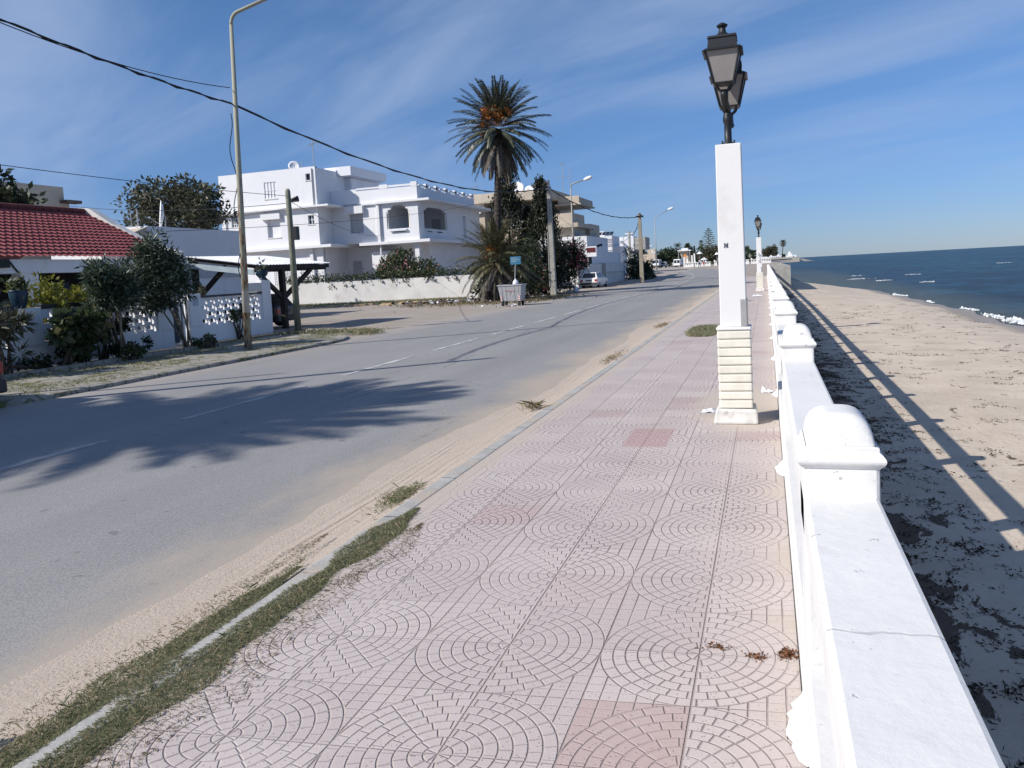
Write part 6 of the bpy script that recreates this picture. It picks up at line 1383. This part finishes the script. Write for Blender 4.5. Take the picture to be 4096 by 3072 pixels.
# headland
hz_ = 0.6
b = MB(); b.box(-30, 34, 900, 915, -2.6, 2.6); tag(b.build('headland_wall', M['grey_concrete']), 'long low grey sea wall of the far headland', 'wall')
hh = thing('headland_house', 'small white domed house on the headland tip against the sea', 'house', (26, 915, 2))
b = MB(); b.box(20.5, 31.5, 916, 926, 0, 4.6); b.box(22.8, 27.2, 916.5, 922, 4.6, 6.6); b.lathe((25, 919, 6.6), [(1.7, 0), (1.5, 1.0), (0.8, 1.7), (0.1, 2.0)], 12); b.build('wall', M['house_white'], hh)
b = MB(); b.box(28, 29, 915.9, 916, 2.6, 3.6); b.build('window', M['glass_dark'], hh)
for (x0, x1, y, h, lab) in ((11, 20, 918, 4.9, 'low white wall and house between headland palm and domed house'), (3.5, 10.5, 912, 4.4, 'flat white building on the headland below the round trees'), (-9, 1.5, 905, 4.2, 'white houses on the headland behind the distant lamp pillar')):
    t = thing('headland_building', lab, 'building', (x0, y, 1), 'white buildings on the headland'); b = MB(); b.box(x0, x1, y, y + 8, 0, h); b.box(x0 + 1, x0 + 3, y + 1, y + 5, h, h + 1.2); b.build('wall', M['house_white'], t); b = MB()
    for i in range(3): b.box(x0 + 1.5 + i * 2, x0 + 2.3 + i * 2, y - .06, y, 2.6, 3.6)
    b.build('window', M['glass_dark'], t)
palm('headland_palm', 'single palm standing alone on the headland', (17.3, 918, 2), (18.2, 918, 18.3), 0.45, 0.4, 46, 14, 4.2, 98, nl=20, w0=0.16, wl=0.9)
for (c, r, s, lab, mt) in (((1.5, 930, 9.5), (5.5, 5, 7.5), 99, 'left large round palm clump on the headland', 'leaf_olive'), ((8.5, 930, 9.8), (4.0, 5, 7.2), 100, 'right large palm clump on the headland with a pointed top', 'leaf_olive'), ((-16, 700, 8.2), (4.5, 5, 5.5), 101, 'round dark tree just left of the distant lamp pillar', 'leaf_mid')):
    broad_tree('headland_tree', lab, (c[0], c[1], 1), c, r, 80, 45, 1.5, 1.1, mt, 0.5, s, group='round trees on the headland')
broad_tree('headland_tree', 'low dark shrubs at the foot of the lone headland palm', (18, 919, 2), (18.5, 919, 4.6), (3, 2.5, 1.8), 26, 40, 0.8, 0.8, 'leaf_dark', 0.3, 102, group='round trees on the headland')

# ------------------------------------------------------------------ grass, weeds, beach wrack and litter
def blades(rng, P, h, w, lean=0.6):
    n = len(P); P = np.asarray(P, float); a = rng.uniform(0, 6.283, n); ln = rng.uniform(0.1, 1, n) * lean; hh_ = h * rng.uniform(0.45, 1.25, n)
    d = np.stack([np.cos(a) * ln, np.sin(a) * ln, np.ones(n)], 1); s = np.stack([-np.sin(a), np.cos(a), np.zeros(n)], 1) * (w * rng.uniform(0.6, 1.3, n))[:, None]
    tip = P + d * hh_[:, None] + np.stack([np.cos(a) * ln, np.sin(a) * ln, -ln * .5], 1) * hh_[:, None] * .35; mid = P + d * hh_[:, None] * .55
    V = np.stack([P - s, P + s, mid + s * .8, tip, mid - s * .8], 1).reshape(-1, 3); return V, np.arange(5 * n).reshape(n, 5)
rng = np.random.default_rng(110)
def strip_pts(n, y0, y1, xc, w, cl=0.18):
    out = []
    while len(out) < n:
        y = rng.uniform(y0, y1); k = math.sin(y * 3.1) * .3 + math.sin(y * 7.7 + 1) * .25 + math.sin(y * 13.0) * .15
        ww = w * max(0.12, 0.62 + k * .6) * min(1, (y1 - y) * 2.2, (y - y0) * 3 + 0.3)
        x = xc + rng.uniform(-1, 1) * ww; out.append((x, y))
    return out
A = [(x, y, 0.0) for x, y in strip_pts(42000, 1.2, 4.9, -2.33, 0.15)]
Bp = [(x, y, 0.0 if x > -2.492 else -0.016) for x, y in strip_pts(30000, 1.2, 3.8, -2.56, 0.14)]
V, F = blades(rng, [p for p in A + Bp], 0.013, 0.0011, 1.5)
tag(big_mesh('kerb_grass', V, F, M['grass']), 'strip of short creeping grass along both sides of the kerb', 'grass', kind='stuff')
P = [(x, y, 0.0) for x, y in strip_pts(3600, 1.3, 4.6, -2.16, 0.2)] + [(x, y, -0.03) for x, y in strip_pts(2600, 1.2, 4.4, -2.74, 0.13)]
V, F = blades(rng, P, 0.012, 0.0011, 2.0); tag(big_mesh('dry_kerb_grass', V, F, M['grass_dry']), 'dry straw like grass at the edges of the kerb strip', 'grass', kind='stuff')
P = [(x, y, 0.0) for x, y in strip_pts(900, 1.3, 4.8, -2.3, 0.16)] + [(x, y, -0.016) for x, y in strip_pts(700, 1.3, 3.9, -2.6, 0.14)]
V, F = blades(rng, P, 0.034, 0.0013, 1.1); tag(big_mesh('taller_kerb_grass', V, F, M['grass']), 'scattered taller grass blades standing out of the kerb strip', 'grass', kind='stuff')
def tuft(label, x, y, z, rx, ry, n, h, mat='grass_dry', name='weed_tuft'):
    P = np.stack([x + rng.normal(0, rx, n), y + rng.normal(0, ry, n), np.full(n, z)], 1); V, F = blades(rng, P, h, 0.0028, 1.6); o = big_mesh(name, V, F, M[mat]); return tag(o, label, 'weed', 'weeds along the kerb')
tuft('green weed tuft growing in the gutter at the end of the grass strip', -2.66, 5.3, -0.04, 0.05, 0.16, 700, 0.03, 'grass')
tuft('dry twiggy weed in the gutter halfway to the lamp pillar', -2.68, 9.0, -0.04, 0.05, 0.08, 60, 0.1)
tuft('low weed patch in the gutter level with the lamp pillar', -2.68, 14.2, -0.04, 0.06, 0.5, 260, 0.04)
tuft('small far weed patch in the gutter beyond the grass pit', -2.7, 21.5, -0.04, 0.07, 0.5, 230, 0.05)
P = np.stack([rng.uniform(-1.75, -1.05, 5200), rng.uniform(17.4, 20.3, 5200), np.zeros(5200)], 1); P = P[(np.abs((P[:, 0] + 1.4) / .36) ** 2.5 + np.abs((P[:, 1] - 18.8) / 1.45) ** 2.5 + rng.uniform(-.25, .25, 5200)) < 1]
V, F = blades(rng, P, 0.07, 0.004, 1.0); tag(big_mesh('grass_pit', V, F, M['grass']), 'square patch of dark grass in the pavement behind the lamp pillar', 'grass', kind='stuff')
P = []
for _ in range(16000):
    x, y = rng.uniform(-16.0, -12.1), rng.uniform(7, 22.6)
    nse = math.sin(x * 2.3 + y * 0.9) + math.sin(y * 1.7 - x * 1.1) + math.sin(x * 5.1) * .5
    if nse > 0.45 or x < -15.5 or (y < 13 and x > -14.5 and nse > -0.4) or (y < 16.5 and -15.4 < x < -13.9 and nse > -1.0): P.append((x, y, -0.06))
V, F = blades(rng, P, 0.05, 0.005, 1.4); tag(big_mesh('pavement_weeds', V, F, M['grass']), 'patchy weeds growing over the left pavement', 'grass', kind='stuff')
P = [(rng.uniform(-15.7, -12.5), 23.3 + rng.normal(0, .35), -0.08) for _ in range(900)] + [(-12.3 + rng.normal(0, .25), 23.0 + rng.normal(0, .3), -0.1) for _ in range(350)]
V, F = blades(rng, P, 0.16, 0.01, 0.9); tag(big_mesh('corner_grass', V, F, M['grass']), 'longer grass round the corner of the left pavement', 'grass', kind='stuff')
P = [(x, rng.uniform(51.5, 55.3) if x < -26 else rng.uniform(53.2, 55.3), -0.15) for x in rng.uniform(-37, -21, 5200)]
V, F = blades(rng, P, 0.22, 0.018, 0.9); tag(big_mesh('wall_grass', V, F, M['grass']), 'rough grass strip at the foot of the long white wall', 'grass', kind='stuff')
P = [(x, y, -0.16) for x, y in zip(rng.normal(-17.5, 2.3, 1500), rng.normal(47.5, 2.4, 1500))] + [(x, y, -0.15) for x, y in zip(rng.uniform(-15.5, -12.2, 900), rng.uniform(43, 53, 900))]
V, F = blades(rng, P, 0.2, 0.02, 1.3); tag(big_mesh('dry_verge_grass', V, F, M['grass_dry']), 'dry brown grass and straw around the palms', 'grass', kind='stuff')
# rubbish pile beside the dumpster: scraps and crumpled sheets
b = MB(); r2 = random.Random(12); cols = []
def scraps(n, fx, fy, smax, mat, nm, lab):
    b = MB()
    for _ in range(n):
        x, y = fx(), fy(); s = r2.uniform(0.3, 1) * smax; a = r2.uniform(0, 6.28); z = -0.14
        p = [(x + s * math.cos(a + k * 1.57 + r2.uniform(-.3, .3)), y + s * math.sin(a + k * 1.57 + r2.uniform(-.3, .3)), z + r2.uniform(0, s * .9)) for k in range(4)]
        b.quad(*p); b.quad(p[0], p[1], (x, y, z + s), p[3])
    return tag(b.build(nm, mat), lab, 'rubbish', kind='stuff')
scraps(130, lambda: r2.gauss(-18.5, 1.9), lambda: r2.gauss(48.6, 1.5), 0.22, M['bag_white'], 'rubbish_pale', 'pale scraps of rubbish strewn left of the dumpster')
scraps(160, lambda: r2.gauss(-18.0, 2.2), lambda: r2.gauss(48.2, 1.6), 0.26, M['bark'], 'rubbish_brown', 'brown branches and cardboard scraps heaped left of the dumpster')
scraps(40, lambda: r2.gauss(-13.2, 0.8), lambda: r2.gauss(41.5, 1.4), 0.12, M['bag_white'], 'rubbish_scatter', 'small white litter around the dumpster wheels')
scraps(45, lambda: r2.uniform(-34, -22), lambda: r2.uniform(51.5, 54.8), 0.13, M['bag_white'], 'wall_litter', 'litter lying in the grass under the long white wall')
# earth ridge in front of the grass
b = MB()
for i in range(40):
    x = -36 + i * 0.36 + r2.uniform(-.2, .2); y = 50.5 + r2.uniform(-.7, .7) + (x + 36) * 0.04; s = r2.uniform(0.15, 0.5)
    b.lathe((x, y, -0.2), [(s, 0), (s * .85, s * .25), (s * .45, s * .42), (0.02, s * .48)], 9)
tag(b.build('earth_mounds', varied('orange_earth', (0.42, 0.29, 0.17), 0.95, 0.1, 3), smooth=True), 'low ridge of orange earth before the wall grass', 'earth', kind='stuff')
# seaweed strands on the beach
def beach_z(x, y):
    xi = 0.1; xw = interp(WATER, y); f = (x - xi) / (xw - xi)
    zz = 0.95 * smoothstep(60, 79, y)
    return -2.12 + zz - (0.15 + zz) * min(1, f / .68) if f < .68 else -2.27 - .48 * ((f - .68) / .32) ** 1.3
P = []
for _ in range(1050):
    cx, cy = r2.uniform(0.6, 11.4), 4.0 + 62 * r2.random() ** 1.6
    if r2.random() < .52: cx = r2.uniform(0.45, 2.9)
    a = r2.gauss(0.0, .5); L = r2.uniform(.08, .5)
    for _k in range(int(12 + L * 75)):
        u = r2.gauss(0, L * .5); v = r2.gauss(0, .03) + .06 * math.sin(u * 9 / (L + .1)); x = cx + u * math.cos(a) - v * math.sin(a); y = cy + u * math.sin(a) + v * math.cos(a)
        if x > 0.4: P.append((x, y, beach_z(x, y) + 0.005 + abs(r2.gauss(0, .012))))
for _ in range(2600):
    x, y = 10.6 + r2.gauss(0, .9), 27 + r2.gauss(0, 3.0); P.append((x, y, beach_z(x, y) + .02 + abs(r2.gauss(0, .02))))
P = np.array(P); D = rng.normal(size=P.shape) * np.array([1, 1, .25]); V, F = leaf_arrays(rng, P, 0.055, 0.3, 0.0, D); tag(big_mesh('beach_wrack', V, F, M['weed']), 'dark strands of dried seaweed scattered over the sand', 'seaweed', kind='stuff')
# fallen palm frond on the pavement before the second lamp pillar
ft = thing('fallen_frond', 'dry palm frond lying on the pavement by the distant lamp pillar', 'palm frond', (-1.3, 32, 0))
V, F = frond(rng, (-1.7, 33.0, 0.1), -0.9, 1.0, 1.5, 1.9, 24, .35, .02); b = MB().arr(V, F); b.build('leaf', M['leaf_palm_dry'], ft)
def crumple(label, x, y, z, s, mat, seed, cat='litter'):
    r2 = random.Random(seed); b = MB(); n = 7
    for i in range(n):
        for j in range(n): b.v.append((x + (i / (n - 1) - .5) * s * 2 + r2.uniform(-.1, .1) * s, y + (j / (n - 1) - .5) * s * 2 + r2.uniform(-.1, .1) * s, z + abs(r2.gauss(0, .28)) * s * (1 if 0 < i < n - 1 and 0 < j < n - 1 else .3)))
    for i in range(n - 1):
        for j in range(n - 1): b.f.append((i * n + j, (i + 1) * n + j, (i + 1) * n + j + 1, i * n + j + 1))
    return tag(b.build('litter_paper', mat), label, cat, 'litter on the promenade')
crumple('crumpled white paper on the sand beside the lamp pillar base', -0.62, 8.6, 0.004, 0.075, M['bag_white'], 1)
crumple('small white paper under the railing just past the lamp pillar', -0.03, 9.9, 0.004, 0.07, M['bag_white'], 2)
crumple('crumpled paper on the pavement far behind the lamp pillar', -0.45, 15.8, 0.004, 0.06, M['bag_white'], 3)
crumple('white scrap on the pavement before the distant lamp pillar', -0.4, 36.0, 0.004, 0.2, M['bag_white'], 4)
brn = varied('dried_kelp', (0.16, 0.07, 0.03), 0.8, 0.25, 20)
def kelp(label, x, y, rx, ry, n, sd):
    g = np.random.default_rng(sd); P = np.stack([x + g.normal(0, rx, n), y + g.normal(0, ry, n), 0.003 + np.abs(g.normal(0, 0.005, n))], 1)
    V, F = leaf_arrays(g, P, 0.018, 0.45, 0.0, g.normal(size=(n, 3)) * np.array([1, 1, .25])); tag(big_mesh('dried_seaweed', V, F, brn), label, 'seaweed', 'dried seaweed scraps on the paving')
kelp('brown dried seaweed clump at the foot of the railing', 0.045, 3.24, 0.022, 0.02, 150, 5)
kelp('small brown seaweed scrap on the paving near the railing', -0.08, 3.2, 0.02, 0.012, 60, 6)
kelp('brown seaweed crumbs on the paving farther from the railing', -0.22, 3.25, 0.035, 0.012, 45, 7)
bush('gutter_plant', 'dark reddish twiggy plant poking in at the bottom left corner', [((-2.86, 1.98, 0.06), (0.07, 0.07, 0.1), 140)], 0.035, 'leaf_olive', 120, base=(-2.87, 1.97, -0.08))
